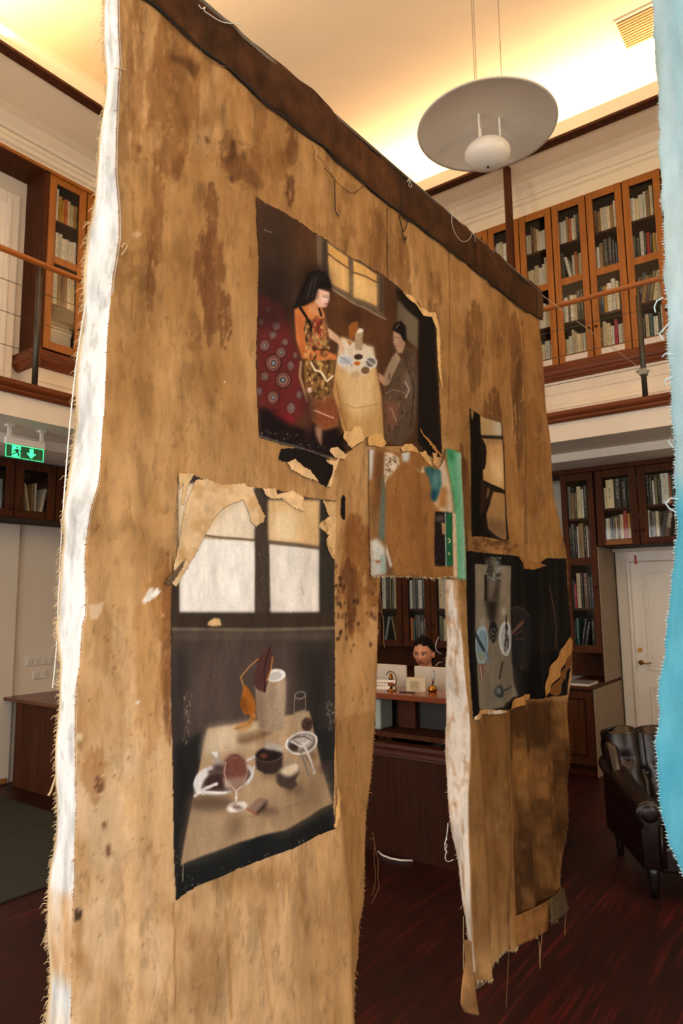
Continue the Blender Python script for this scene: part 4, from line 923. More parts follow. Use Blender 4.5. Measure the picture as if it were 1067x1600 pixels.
# ---- traced outline, carried to the canvas plane
def curve(pts, key='z'):
    P = np.array([atX(x, y, XC) for x, y in pts])
    o = np.argsort(P[:, 2]) if key == 'z' else np.argsort(P[:, 1]); return P[o]
cL = curve([(185.6, 0), (187, 49), (190.5, 94), (187, 142), (184, 210), (182, 270), (187, 320), (188, 370), (184, 400), (179, 430), (176, 477), (172.5, 515), (171, 552), (168, 615), (167, 640), (163, 673), (161, 717), (157, 756), (146, 795), (141, 831), (137, 868), (138, 900), (138.7, 930), (137.5, 962), (132.5, 980), (128.7, 1040), (123.7, 1070), (121.7, 1105), (121, 1167), (122.5, 1242), (123.4, 1256), (121, 1312), (120, 1381), (117, 1444), (116, 1522), (115, 1600)])
cLo = curve([(165, 0), (165, 37), (163, 97), (159, 169), (155, 240), (149, 290), (145, 332), (140, 360), (138, 400), (132, 452), (127.5, 502), (122.5, 552), (116, 610), (113, 661), (108.5, 722), (107, 770), (103.5, 844), (99, 895), (96, 945), (92.5, 1000), (91, 1055), (89, 1105), (87.5, 1167), (87.5, 1217), (88, 1255), (89, 1312), (84, 1366), (84, 1428), (80, 1460), (79, 1522), (73, 1600)])
cA = curve([(595, 901), (591.5, 942), (590.5, 984), (589.5, 1025), (589, 1066), (588, 1090), (586, 1162), (584, 1224), (579, 1276), (578, 1338), (578, 1400), (576, 1420), (570.5, 1450), (569, 1500), (565, 1525), (564, 1600)])
cB = curve([(712, 909), (714, 959), (717, 992), (721, 1030), (728.7, 1100), (731.7, 1142), (732.8, 1204), (730.7, 1255), (729.7, 1307), (731.7, 1364), (732, 1425), (735, 1475), (739, 1528)])
cR = curve([(843, 455), (842, 497), (846, 540), (849, 575), (853, 640), (858, 680), (860, 700), (862, 740), (866, 780), (870, 800), (876, 830), (882, 860), (884, 880), (886, 930), (889, 980), (890, 1020), (891, 1060), (890, 1100), (889, 1145), (887.5, 1190), (884, 1242), (882.6, 1291), (879, 1382), (884, 1405), (885, 1421)])
cT = curve([(313.5, 0), (345.5, 30), (369, 47), (410, 81), (447, 115), (484, 145), (520, 182), (539, 200), (571, 228), (603, 253), (632, 282), (660, 303), (699, 335), (731, 360), (763.5, 389), (792, 414), (820.5, 435), (843.6, 453)], 'y')
cS = curve([(229, 0), (271, 37), (315, 78), (356, 111), (396, 148), (447, 189), (497, 229), (520, 248), (553, 273), (607, 321), (650, 350), (699, 390.5), (742, 424), (778, 453), (810, 478), (844, 499)], 'y')
cH = curve([(885, 1421), (868, 1433), (855, 1441), (852, 1454), (835, 1462), (813, 1467), (790, 1486), (774, 1502), (769, 1522), (752, 1530), (739, 1532)], 'y')
fL = lambda z: np.interp(z, cL[:, 2], cL[:, 1]); fLo = lambda z: np.interp(z, cLo[:, 2], cLo[:, 1])
fA = lambda z: np.interp(z, cA[:, 2], cA[:, 1]); fB = lambda z: np.interp(z, cB[:, 2], cB[:, 1]); fR = lambda z: np.interp(z, cR[:, 2], cR[:, 1])
fT = lambda y: np.interp(y, cT[:, 1], cT[:, 2]); fS = lambda y: np.interp(y, cS[:, 1], cS[:, 2]); fH = lambda y: np.interp(y, cH[:, 1], cH[:, 2])
cF = curve([(523, 1120), (527, 1180), (538, 1290), (549, 1390), (552, 1500), (554, 1600)]); fF = lambda z: np.interp(z, cF[:, 2], cF[:, 1])
ZD = 1.676
def sst(x): x = np.clip(x, 0, 1); return x*x*(3-2*x)
def wr(Y, Z):
    """how far the cloth swings out of its plane: hanging folds, deeper towards the hem"""
    lo = np.clip((3.1-Z)/2.6, 0, 1)
    d = .010*np.sin(5.2*Y+.5*np.sin(1.1*Z)+.4)*(.3+.7*lo)+.005*np.sin(13*Y+.8*np.sin(1.7*Z)+1.0)*(.35+.65*lo)+.0022*np.sin(31*Y+1.2*np.sin(2.3*Z)+.5*Z)+.0012*np.sin(57*Y-3*Z+np.sin(7*Z))+.0014*np.sin(11*Z+7*Y)*np.sin(9*Y)
    rp = sst((Y-2.35)/.15)*sst((1.5-Z)/.5)                          # right-hand panel: stronger folds
    d = d+rp*(.013*np.sin(25*(Y-2.45)-1.0+.3*Z)+.007*np.sin(52*Y+1.5*Z))
    d = d-sst((Y-fF(Z)+.006)/.014)*.014*sst((1.26-Z)/.3)*sst((2.0-Y)/.05) # the lapped fold beside the opening
    d = d+.018*np.exp(-((Y-fF(Z)+.032)/.03)**2)*sst((1.22-Z)/.4)
    for yy, a in ((.93, .006), (1.06, -.004), (2.93, .004)): d = d+a*np.exp(-((Y-yy-.02*np.sin(2*Z))/.02)**2)*(.4+.6*lo)
    return d

# ---- stains of the cloth, with light falloff and fold shade painted in
CV = Paint(50, -60, 910, 1620, 1.0, (178, 136, 86))
hh, ww = CV.h, CV.w
yy, xx = np.mgrid[0:hh, 0:ww]; px_, py_ = xx+50.0, yy-60.0
def grad(mask, col): CV.a[:] = CV.a*(1-mask[..., None])+np.array(col, np.float32)*mask[..., None]
grad(sst((py_-600)/700)*sst((600-px_)/200), (210, 173, 128))  # light falloff painted into the colour: paler low left, darker top and right
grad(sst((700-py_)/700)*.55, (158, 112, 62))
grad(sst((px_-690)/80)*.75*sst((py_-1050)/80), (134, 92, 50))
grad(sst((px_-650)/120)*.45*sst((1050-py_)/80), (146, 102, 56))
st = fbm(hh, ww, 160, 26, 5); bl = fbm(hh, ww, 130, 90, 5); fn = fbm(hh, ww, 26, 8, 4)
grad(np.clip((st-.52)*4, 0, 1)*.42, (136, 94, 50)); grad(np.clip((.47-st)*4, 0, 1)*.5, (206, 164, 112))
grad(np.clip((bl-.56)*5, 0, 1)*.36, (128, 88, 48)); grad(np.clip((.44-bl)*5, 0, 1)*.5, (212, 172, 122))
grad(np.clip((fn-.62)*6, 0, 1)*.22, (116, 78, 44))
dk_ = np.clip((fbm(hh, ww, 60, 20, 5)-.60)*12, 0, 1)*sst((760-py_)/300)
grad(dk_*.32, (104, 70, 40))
# right panel: cloudy dark and light blotches
rp_ = sst((px_-795)/6)*sst((py_-1090)/10); bb2 = fbm(hh, ww, 70, 38, 5)
grad(rp_*.35, (104, 70, 36)); grad(rp_*np.clip((bb2-.46)*6, 0, 1)*.8, (72, 46, 24)); grad(rp_*np.clip((.45-bb2)*6, 0, 1)*.6, (176, 124, 66))
# left foot of the canvas: paler, with rusty rings
lf = sst((py_-1060)/120)*sst((270-px_)/30)
grad(lf*np.clip((.58-fbm(hh, ww, 120, 60, 4))*5, 0, 1)*.8, (226, 194, 156))
T5 = Z_(160, 0, 2.964); CV.T = T5
for p, c, so, al in (([(310, 255), (360, 262), (410, 266), (432, 300), (456, 288), (452, 320), (432, 372), (405, 335), (360, 300), (320, 280)], (76, 50, 30), 2.5, .85),
                     ([(250, 230), (330, 250), (345, 330), (340, 450), (290, 420), (240, 330)], (118, 76, 40), 9, .6),
                     ([(595, 645), (612, 650), (625, 720), (650, 715), (668, 745), (690, 770), (735, 830), (720, 880), (640, 830), (600, 850), (560, 760), (548, 740), (580, 715)], (96, 62, 36), 2.2, .75),
                     ([(596, 650), (610, 650), (612, 720), (600, 740)], (52, 36, 26), 2, .9), ([(645, 700), (660, 715), (665, 745), (650, 740)], (52, 36, 26), 1.5, .8), ([(585, 820), (603, 815), (605, 845), (592, 848)], (52, 36, 26), 1.5, .8),
                     ([(330, 740), (360, 700), (380, 740), (360, 820), (340, 850), (330, 800)], (96, 60, 34), 3, .7), ([(165, 665), (185, 668), (188, 700), (170, 705)], (96, 52, 34), 1.5, .8),
                     ([(475, 628), (490, 632), (500, 660), (485, 665)], (78, 48, 30), 1.5, .8), ([(800, 700), (850, 690), (890, 640), (870, 760), (830, 790)], (104, 66, 36), 5, .6), ([(430, 560), (540, 500), (560, 520), (470, 600)], (130, 86, 46), 6, .5),
                     ([(360, 560), (390, 520), (395, 640), (370, 640)], (118, 76, 40), 4, .6)): CV.fill(p, c, so, al)
CV.T = lambda p: p
def stain(x, y, rx, ry, c, al):
    t = np.linspace(0, 2*math.pi, 30, endpoint=False); r = CV.polymask([(x+1.35*rx*math.cos(q), y+1.25*ry*math.sin(q)) for q in t], rx*.28)
    if r is None: return
    m, lo, hi = r; f = fbm(*m.shape, max(9, ry*.4), max(4, rx*.45), 5, .65); CV._apply(np.clip((f*1.25+m*.55-.93)*7, 0, 1)*np.clip(m*2, 0, 1), lo, hi, c, al*.8)
for x, y, rx, ry, c, al in ((318, 415, 12, 55, (104, 66, 36), .75), (326, 470, 7, 60, (96, 60, 34), .7), (240, 400, 8, 50, (120, 78, 42), .6), (236, 440, 5, 40, (96, 60, 36), .6), (355, 235, 10, 30, (100, 64, 36), .6), (300, 520, 10, 30, (130, 88, 48), .5), (262, 1010, 9, 130, (104, 62, 34), .8), (252, 930, 12, 60, (140, 92, 48), .7),
                            (330, 330, 8, 40, (104, 66, 38), .8), (332, 440, 14, 70, (110, 70, 40), .8), (352, 500, 8, 40, (96, 60, 36), .8), (246, 330, 9, 70, (118, 76, 42), .7), (270, 150, 30, 110, (122, 80, 42), .7), (215, 120, 10, 110, (122, 80, 44), .6), (400, 260, 40, 30, (128, 86, 46), .6), (452, 300, 5, 22, (84, 52, 32), .8), (560, 900, 26, 80, (132, 84, 44), .9), (548, 930, 12, 50, (92, 56, 32), .8), (570, 1000, 12, 60, (190, 142, 90), .7), (538, 1000, 8, 60, (196, 150, 96), .7), (560, 840, 20, 30, (126, 80, 42), .7),
                            (155, 1225, 6, 12, (74, 46, 40), .9), (150, 1210, 14, 40, (150, 98, 52), .6), (125, 1430, 5, 9, (36, 26, 22), .95), (165, 1290, 4, 6, (104, 62, 40), .8), (172, 1330, 4, 11, (96, 58, 36), .8), (232, 1040, 18, 120, (190, 138, 80), .5), (180, 1120, 50, 40, (196, 150, 96), .5), (214, 1130, 6, 8, (150, 98, 54), .7), (190, 1160, 22, 160, (222, 188, 146), .4),
                            (770, 690, 12, 70, (96, 62, 34), .75), (812, 650, 7, 70, (70, 46, 28), .7), (805, 560, 8, 60, (92, 58, 32), .6), (830, 720, 16, 80, (128, 88, 48), .6), (806, 800, 10, 60, (176, 128, 72), .7), (722, 800, 9, 70, (84, 52, 30), .8), (716, 740, 6, 40, (96, 60, 34), .7), (770, 850, 30, 12, (78, 50, 30), .8),
                            (630, 450, 10, 70, (104, 68, 38), .6), (590, 400, 10, 60, (112, 74, 42), .5), (740, 540, 12, 60, (104, 68, 38), .6), (680, 470, 8, 40, (112, 74, 42), .5), (455, 225, 8, 30, (104, 66, 36), .7), (858, 830, 12, 40, (186, 140, 84), .7)):
    stain(x, y, rx, ry, c, al) if rx > 4 else CV.ell(x, y, rx, ry, c, soft=1.4, al=al)
CV.speck([(525, 880), (590, 900), (585, 1010), (525, 1010)], 46, (50, 32, 24), (1.0, 3.2), .85, 1.5)
CV.speck([(530, 1010), (588, 1010), (585, 1300), (530, 1250)], 20, (120, 78, 44), (.8, 2.2), .6, 1.6)
CV.speck([(190, 20), (600, 330), (420, 640), (200, 900)], 90, (112, 74, 46), (.5, 1.8), .45, 2.0)
CV.speck([(700, 420), (840, 520), (880, 860), (720, 880)], 40, (96, 64, 38), (.5, 1.6), .45, 2.2)
CV.speck([(130, 900), (260, 900), (262, 1590), (118, 1590)], 60, (120, 72, 42), (.7, 2.4), .6, 1.4)
CV.speck([(200, 100), (840, 560), (560, 1590), (120, 1590)], 90, (228, 206, 176), (.4, .9), .7)
for p, wd, c, al in (([(605, 325), (606, 400), (608, 480)], 1.6, (70, 46, 28), .9), ([(700, 392), (701, 500), (700, 640)], 1.2, (96, 64, 36), .7), ([(818, 500), (822, 640), (824, 800), (826, 850)], 1.4, (92, 60, 34), .6), ([(545, 1430), (548, 1600)], 1, (150, 104, 60), .5), ([(208, 60), (212, 200), (206, 500)], 2, (126, 84, 44), .5), ([(120, 1336), (180, 1334), (260, 1320)], 1.2, (176, 130, 80), .6), ([(400, 1420), (420, 1590)], 3, (176, 128, 74), .5), ([(350, 1420), (360, 1590)], 5, (168, 120, 66), .5), ([(270, 1410), (274, 1590)], 2.5, (150, 100, 56), .6), ([(440, 1380), (450, 1590)], 4, (216, 176, 124), .5)):
    CV.line(p, wd, c, .6, al)
CV.fill([(222, 940), (236, 918), (240, 921), (228, 943)], (236, 228, 214), .4); CV.fill([(226, 938), (246, 918), (250, 924), (244, 932), (230, 942)], (238, 232, 222), .4); CV.fill([(141, 944), (166, 942), (157, 968), (146, 968)], (216, 190, 160), .5, .8)
CV.ell(127, 1153, 5, 6, (232, 208, 168), soft=.8); CV.ell(214, 1097, 2.4, 2.6, (240, 236, 228), soft=.4); CV.fill([(208, 365), (216, 360), (222, 366), (214, 372)], (196, 158, 120), .8)

CV.fill([(524, 1125), (528, 1180), (539, 1290), (550, 1390), (554, 1600), (585, 1600), (590, 1250), (588, 1110)], (150, 108, 62), 1.2, .55)  # fold shade painted into the colour right of the lap
CV.line([(524, 1120), (528, 1180), (539, 1290), (550, 1390), (553, 1500), (555, 1600)], 1.6, (92, 62, 36), .7, .8)  # shadow line of the fold, painted along its crease
canvas = empty('hanging_canvas', (XC, 2.1, 0.16))
tag(canvas, 'huge stained tan canvas with glued photographs and a doorway cut into it', 'canvas')
ORG = np.array([XC, 2.1, 0.16])
CLOTH = mat_paint('raw stained canvas', .92, 420, .4, .13, (18, 18, 6), .10, .002, .34)
PRINTM = mat_paint('printed paper', .6, 260, .12, .10, (30, 30, 12), .03, .001)
def grid_mesh(name, Y, Z, off, col, material, parent=None, keep=None, thick=0.0, smooth=True, X=None, org=ORG, weld=False):
    """Y, Z: (n,m) places on the canvas; off: outward offset; col (n,m,3) in display values"""
    n, m = Y.shape; Xv = (XC+wr(Y, Z)+off) if X is None else X
    V = np.stack([Xv, Y, Z], -1).reshape(-1, 3)-org
    i = np.arange(n*m).reshape(n, m); F = np.stack([i[:-1, :-1], i[:-1, 1:], i[1:, 1:], i[1:, :-1]], -1).reshape(-1, 4)
    C = to_lin(col).reshape(-1, 3)
    if keep is not None:
        F = F[keep.reshape(-1)]; used = np.unique(F); re = -np.ones(n*m, int); re[used] = np.arange(len(used)); V, C, F = V[used], C[used], re[F]
    me = bpy.data.meshes.new(name); me.vertices.add(len(V)); me.vertices.foreach_set('co', V.astype(np.float32).ravel())
    me.loops.add(len(F)*4); me.loops.foreach_set('vertex_index', F.astype(np.int32).ravel()); me.polygons.add(len(F)); me.polygons.foreach_set('loop_start', np.arange(0, len(F)*4, 4, dtype=np.int32))
    me.polygons.foreach_set('use_smooth', np.full(len(F), smooth)); me.update(calc_edges=True)
    at = me.color_attributes.new('paint', 'FLOAT_COLOR', 'POINT'); at.data.foreach_set('color', np.c_[C, np.ones(len(C))].astype(np.float32).ravel())
    me.materials.append(material); o = bpy.data.objects.new(name, me); COL.objects.link(o); o.parent = canvas if parent is None else parent
    if thick:
        s_ = o.modifiers.new('thickness', 'SOLIDIFY'); s_.thickness = thick; s_.offset = -1
    return o
# front sheet: one piece above the opening, two legs beside it, welded into one cloth
def sheet_part(y0, y1, z0, z1, n, m):
    v = np.linspace(0, 1, n)[:, None]; u = np.linspace(0, 1, m)[None, :]
    Zg = z0(0)*(1-v)+z1(0)*v+0*u; Yg = y0(Zg)*(1-u)+y1(Zg)*u
    for _ in range(3):
        Zg = z0(Yg)*(1-v)+z1(Yg)*v; Yg = y0(Zg)*(1-u)+y1(Zg)*u
    return Yg, Zg
kY = lambda v: (lambda z: np.full_like(np.asarray(z, float), v)); kZ = lambda v: (lambda y: np.full_like(np.asarray(y, float), v))
YA0, YB0 = float(fA(ZD)), float(fB(ZD)); STEP = .0055
mA, mM, mC = int((YA0-.85)/STEP), int((YB0-YA0)/STEP), int((3.6-YB0)/STEP)
fLw = lambda z: np.where(z > 3.0, fL(3.0), fL(z))
def ztop(y): return fT(y)-.004
parts = []
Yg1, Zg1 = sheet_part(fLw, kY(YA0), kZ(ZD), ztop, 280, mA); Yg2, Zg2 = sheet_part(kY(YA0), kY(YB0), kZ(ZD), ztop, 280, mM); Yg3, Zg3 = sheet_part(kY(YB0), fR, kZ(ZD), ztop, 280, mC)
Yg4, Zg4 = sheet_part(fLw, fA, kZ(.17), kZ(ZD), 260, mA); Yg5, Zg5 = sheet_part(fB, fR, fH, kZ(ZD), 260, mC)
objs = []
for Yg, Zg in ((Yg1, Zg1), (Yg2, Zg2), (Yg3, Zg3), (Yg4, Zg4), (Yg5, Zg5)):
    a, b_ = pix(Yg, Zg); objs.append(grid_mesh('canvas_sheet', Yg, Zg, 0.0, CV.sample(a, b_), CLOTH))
bm = bmesh.new()
for o in objs: bm.from_mesh(o.data)
bmesh.ops.remove_doubles(bm, verts=bm.verts, dist=.0004)
sheet = objs[0]; bm.to_mesh(sheet.data); bm.free()
for o in objs[1:]: bpy.data.objects.remove(o)
s_ = sheet.modifiers.new('thickness', 'SOLIDIFY'); s_.thickness = .002; s_.offset = -1
sheet['label'] = 'main sheet of stained tan canvas'

# dark sewn sleeve along the top
v = np.linspace(0, 1, 30)[:, None]; yb = np.linspace(.86, 3.555, 330)[None, :]; Yb_ = yb+0*v; Zb_ = fS(Yb_)*(1-v)+(fT(Yb_)+.004)*v
bh, bw = Yb_.shape; f1 = fbm(bh, bw, 14, 22, 4)[..., None]; f2 = fbm(bh, bw, 9, 6, 3)[..., None]
cb_ = np.array((56, 34, 20.))*(1-f1)+np.array((86, 54, 30.))*f1; cb_ = cb_*(.75+.5*f2)
cb_ = np.where((Yb_ > 3.47)[..., None], np.array((88, 62, 38.))*(.8+.4*f2), cb_); cb_ = np.where(((Yb_ > 1.8) & (Yb_ < 2.02))[..., None], cb_*1.12, cb_)
bulge = .006+.010*np.sin(np.pi*np.clip(v, 0, 1))**.6+.003*np.sin(9*Yb_)+0*v
grid_mesh('sleeve', Yb_, Zb_, bulge, cb_, CLOTH, thick=.002)['label'] = 'dark brown sewn sleeve along the top edge'
for y0_ in (2.06, 2.70, 3.46):
    zz = np.linspace(float(fS(y0_))+.01, float(fT(y0_)), 8); MB().tube([(XC+wr(np.array(y0_), np.array(q))+.017-ORG[0], y0_-ORG[1], q-ORG[2]) for q in zz], .0016, 5).build('seam', mat('dark thread', (40, 26, 18), .9), canvas)
cordp = []
for y0_ in np.linspace(.86, 3.54, 150):
    z0_ = float(fS(y0_)); cordp.append((XC+float(wr(np.array(y0_), np.array(z0_)))+.008-ORG[0], y0_-ORG[1], z0_-.004+.0035*math.sin(y0_*17)+.002*math.sin(y0_*41)-ORG[2]))
MB().tube(cordp, .0034, 6).build('cord', mat('black cord', (30, 20, 14), .9), canvas, smooth=True)
MB().tube([(0+.004, .86-2.1, float(fT(1.1))-.02-ORG[2]), (0+.004, 3.55-2.1, float(fT(3.5))-.02-ORG[2])], .009, 8).build('hanging_rod', mat('steel rod', (90, 84, 78), .4, metal=.8), canvas)

# white painted return along the left edge
def return_strip(name, fe, width, z0, z1, n, m, colf, tilt=0.0):
    v = np.linspace(0, 1, n)[:, None]; u = np.linspace(0, 1, m)[None, :]; Zg = z0+(z1-z0)*v+0*u; Ye = fe(Zg); wdt = width(Zg)
    X = XC+wr(Ye, Zg)-u*wdt; Y = Ye+.006*np.sin(9*Zg+2*u)*u+.004*np.sin(23*Zg)*u+tilt*u*wdt+.004*(1-u)**4
    return grid_mesh(name, Y, Zg, 0, colf(u+0*v, Zg, n, m), CLOTH, X=X, thick=.002), X, Y, Zg
def wid_from(inner, outer):
    zs, ws = [], []
    for x, y in outer:
        # depth of the return where its outer edge shows
        lo_, hi_ = .005, .4
        for _ in range(30):
            md = (lo_+hi_)/2; d = ray(x, y); t = (XC-md)/d[0]; P = np.array([0, 0, H])+d*t
            if P[1] < inner(P[2]): lo_ = md
            else: hi_ = md
        zs.append(P[2]); ws.append(min(.2, max(.02, md)))
    o = np.argsort(zs); zs, ws = np.array(zs)[o], np.array(ws)[o]; return lambda z: np.interp(z, zs, ws)
outer_px = [(165, 0), (165, 37), (163, 97), (159, 169), (155, 240), (149, 290), (145, 332), (140, 360), (138, 400), (132, 452), (127.5, 502), (122.5, 552), (116, 610), (113, 661), (108.5, 722), (107, 770), (103.5, 844), (99, 895), (96, 945), (92.5, 1000), (91, 1055), (89, 1105), (87.5, 1167), (87.5, 1217), (88, 1255), (89, 1312), (84, 1366), (84, 1428), (80, 1460), (79, 1522), (73, 1600)]
wL = wid_from(fLw, outer_px)
def col_left(u, Zg, n, m):
    c = np.tile(np.array((228, 228, 226.)), (n, m, 1)); f = fbm(n, m, 20, 4, 4)[..., None]; g = fbm(n, m, 8, 3, 3)[..., None]
    c = c*(1-.16*np.clip((f-.5)*4, 0, 1)); c = np.where(g > .74, np.array((206, 206, 200.)), c)
    t = (sst((1.06-Zg)/.03)*sst((Zg-.86)/.05))[..., None]; c = c*(1-t*.75*np.clip(f*1.6, .4, 1))+np.array((196, 146, 92.))*t*.75*np.clip(f*1.6, .4, 1)
    t = sst((.86-Zg)/.1)[..., None]; c = c*(1-.5*t)+np.array((224, 190, 150.))*.5*t
    fr = (u > .9)[..., None]; return np.where(fr, np.array((214, 190, 150.)), c)
ls, lX, lY, lZ = return_strip('white_return', fLw, wL, .17, 3.17, 420, 16, col_left, .05); ls['label'] = 'white painted side strip folded back along the edge'
# painted return at the right side of the opening
outR = [(692.6, 907), (692, 959), (691.5, 1004), (690.5, 1045), (691.5, 1100), (691.5, 1142), (693.6, 1193), (698, 1265), (702, 1307), (709, 1342), (714, 1375), (718, 1400), (724, 1432), (731, 1470), (735, 1510)]
wR = wid_from(fB, outR)
def col_jamb(u, Zg, n, m):
    f = fbm(n, m, 26, 4, 5)[..., None]; g = fbm(n, m, 10, 3, 4)[..., None]; c = np.tile(np.array((226, 214, 200.)), (n, m, 1))
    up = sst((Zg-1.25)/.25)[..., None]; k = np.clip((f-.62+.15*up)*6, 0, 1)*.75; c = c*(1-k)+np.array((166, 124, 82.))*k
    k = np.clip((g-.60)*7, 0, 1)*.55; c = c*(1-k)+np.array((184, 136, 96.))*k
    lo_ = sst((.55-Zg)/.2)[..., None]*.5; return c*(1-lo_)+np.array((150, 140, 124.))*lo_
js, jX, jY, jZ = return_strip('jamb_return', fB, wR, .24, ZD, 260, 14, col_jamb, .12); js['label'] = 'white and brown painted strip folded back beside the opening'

# ---- the prints
PT = Paint(240, 290, 910, 1420, 2.0, (40, 34, 30))
# P1: two women at a table
T = Z_(380, 290, 3.138); PT.T = T
o1 = [(62, 55), (110, 85), (200, 140), (300, 205), (355, 240), (430, 290), (560, 365), (640, 410), (700, 445), (760, 500), (790, 520), (830, 545), (860, 575), (880, 610), (905, 640), (935, 650), (945, 700), (948, 800), (955, 900), (962, 1000), (968, 1180), (970, 1330), (930, 1335), (900, 1320), (850, 1290), (770, 1275), (690, 1275), (610, 1240), (540, 1290), (510, 1310), (440, 1338), (380, 1330), (230, 1285), (70, 1235), (62, 1000), (60, 800), (68, 500), (72, 350), (64, 200)]
PT.fill(o1, (78, 50, 32)); PT.fill([(62, 55), (240, 170), (260, 400), (240, 650), (62, 560)], (52, 38, 30), 12, .9); PT.fill([(62, 380), (200, 420), (230, 700), (62, 720)], (38, 27, 24), 14)
PT.fill([(430, 480), (700, 650), (700, 900), (640, 800), (430, 720)], (94, 58, 34), 10, .8)
PT.fill([(62, 540), (130, 560), (190, 620), (250, 800), (300, 1100), (235, 1175), (70, 1090)], (92, 34, 34), 4)
for cx, cy, r in ((100, 785, 32), (142, 872, 44), (188, 955, 42), (178, 820, 30), (222, 886, 28), (140, 1040, 36), (100, 937, 26), (222, 1095, 34), (155, 690, 26), (197, 770, 20), (242, 835, 20), (258, 1030, 26), (84, 670, 22), (120, 610, 22), (70, 1010, 24), (140, 735, 24)):
    el = .62 if cx > 205 else .9
    for q, c in ((1.0, (40, 24, 26)), (.84, (150, 92, 80)), (.70, (60, 30, 32)), (.55, (166, 128, 112)), (.40, (46, 30, 34)), (.22, (126, 140, 152))): PT.ell(cx, cy, r*q*el, r*q, c, soft=.45, al=.9 if cy > 660 else .5)
PT.fill([(62, 540), (250, 620), (180, 690), (62, 700)], (40, 24, 24), 9, .7); PT.fill([(70, 1085), (160, 1100), (235, 1180), (290, 1200), (330, 1160), (460, 1190), (510, 1310), (440, 1338), (230, 1285), (70, 1235)], (26, 18, 19), 3); PT.fill([(100, 1085), (230, 1130), (235, 1190)], (120, 30, 34), 3, .7)
PT.fill([(352, 240), (405, 270), (690, 450), (690, 630), (702, 662), (640, 630), (420, 515), (408, 500), (355, 380)], (104, 86, 66), .6)
PT.fill([(402, 285), (516, 352), (521, 526), (410, 480)], (206, 158, 92), .5); PT.fill([(543, 366), (656, 436), (656, 590), (547, 545)], (212, 166, 98), .5)
PT.fill([(404, 350), (516, 415), (520, 520), (412, 476)], (222, 184, 124), 4, .8); PT.fill([(546, 440), (655, 490), (655, 585), (548, 540)], (226, 190, 132), 4, .8)
PT.line([(403, 338), (516, 405)], 2.2, (86, 64, 44)); PT.line([(545, 424), (656, 472)], 2.2, (86, 64, 44)); PT.fill([(380, 255), (400, 268), (408, 500), (372, 470)], (62, 50, 40), 1.5); PT.fill([(668, 440), (690, 455), (690, 632), (668, 610)], (74, 60, 46), 1); PT.line([(420, 508), (700, 655)], 2.4, (150, 132, 108))
PT.fill([(752, 545), (862, 650), (862, 805), (752, 700)], (108, 96, 78), 1.2, 1, .2); PT.fill([(745, 495), (870, 590), (940, 650), (970, 1330), (900, 1320), (860, 1250), (862, 660), (752, 560)], (24, 19, 17), 1.5); PT.fill([(735, 490), (760, 520), (752, 700), (700, 900), (690, 860), (740, 640)], (34, 24, 20), 8, .8)
PT.fill([(650, 640), (740, 640), (720, 860), (650, 900)], (88, 54, 34), 10, .6)
# table
PT.fill([(472, 742), (640, 790), (655, 890), (682, 1050), (694, 1275), (610, 1235), (535, 1285), (480, 1185), (436, 1010), (447, 900)], (184, 146, 92), .7); PT.fill([(480, 900), (640, 900), (660, 1060), (600, 1140), (470, 1080)], (214, 184, 134), 7); PT.fill([(446, 930), (440, 1010), (490, 1180), (530, 1260), (500, 1120)], (150, 104, 56), 4, .8); PT.line([(450, 960), (480, 1120), (535, 1270)], 1.5, (138, 96, 54)); PT.line([(455, 1060), (560, 1090), (670, 1070)], 1.2, (168, 126, 78))
PT.fill([(474, 745), (640, 790), (652, 880), (600, 930), (520, 920), (455, 880)], (216, 204, 184), 2.5); PT.ell(545, 640, 60, 45, (44, 26, 20), soft=9, al=.7)
PT.ell(500, 856, 44, 26, (212, 216, 220)); PT.ell(500, 858, 34, 19, (178, 186, 194)); PT.line([(470, 840), (540, 880)], 1.2, (120, 116, 116)); PT.ell(628, 866, 33, 30, (206, 204, 198)); PT.ell(628, 866, 24, 22, (110, 104, 98)); PT.line([(600, 850), (655, 885)], 1.4, (220, 214, 206)); PT.ell(570, 838, 20, 14, (60, 44, 36)); PT.ell(602, 905, 20, 18, (118, 88, 60)); PT.ell(560, 925, 22, 18, (196, 168, 128)); PT.ell(565, 870, 14, 10, (186, 96, 40))
PT.fill([(553, 712), (590, 710), (587, 808), (556, 800)], (168, 144, 112), .6); PT.ell(573, 710, 18, 12, (222, 214, 200)); PT.fill([(515, 690), (540, 670), (565, 664), (572, 700), (550, 735), (540, 765), (522, 740)], (142, 86, 40), .6); PT.fill([(505, 755), (540, 770), (525, 785)], (176, 104, 48), .6); PT.line([(640, 800), (655, 860)], 1, (160, 150, 140)); PT.ell(618, 772, 10, 14, (70, 60, 54), ring=1.0)
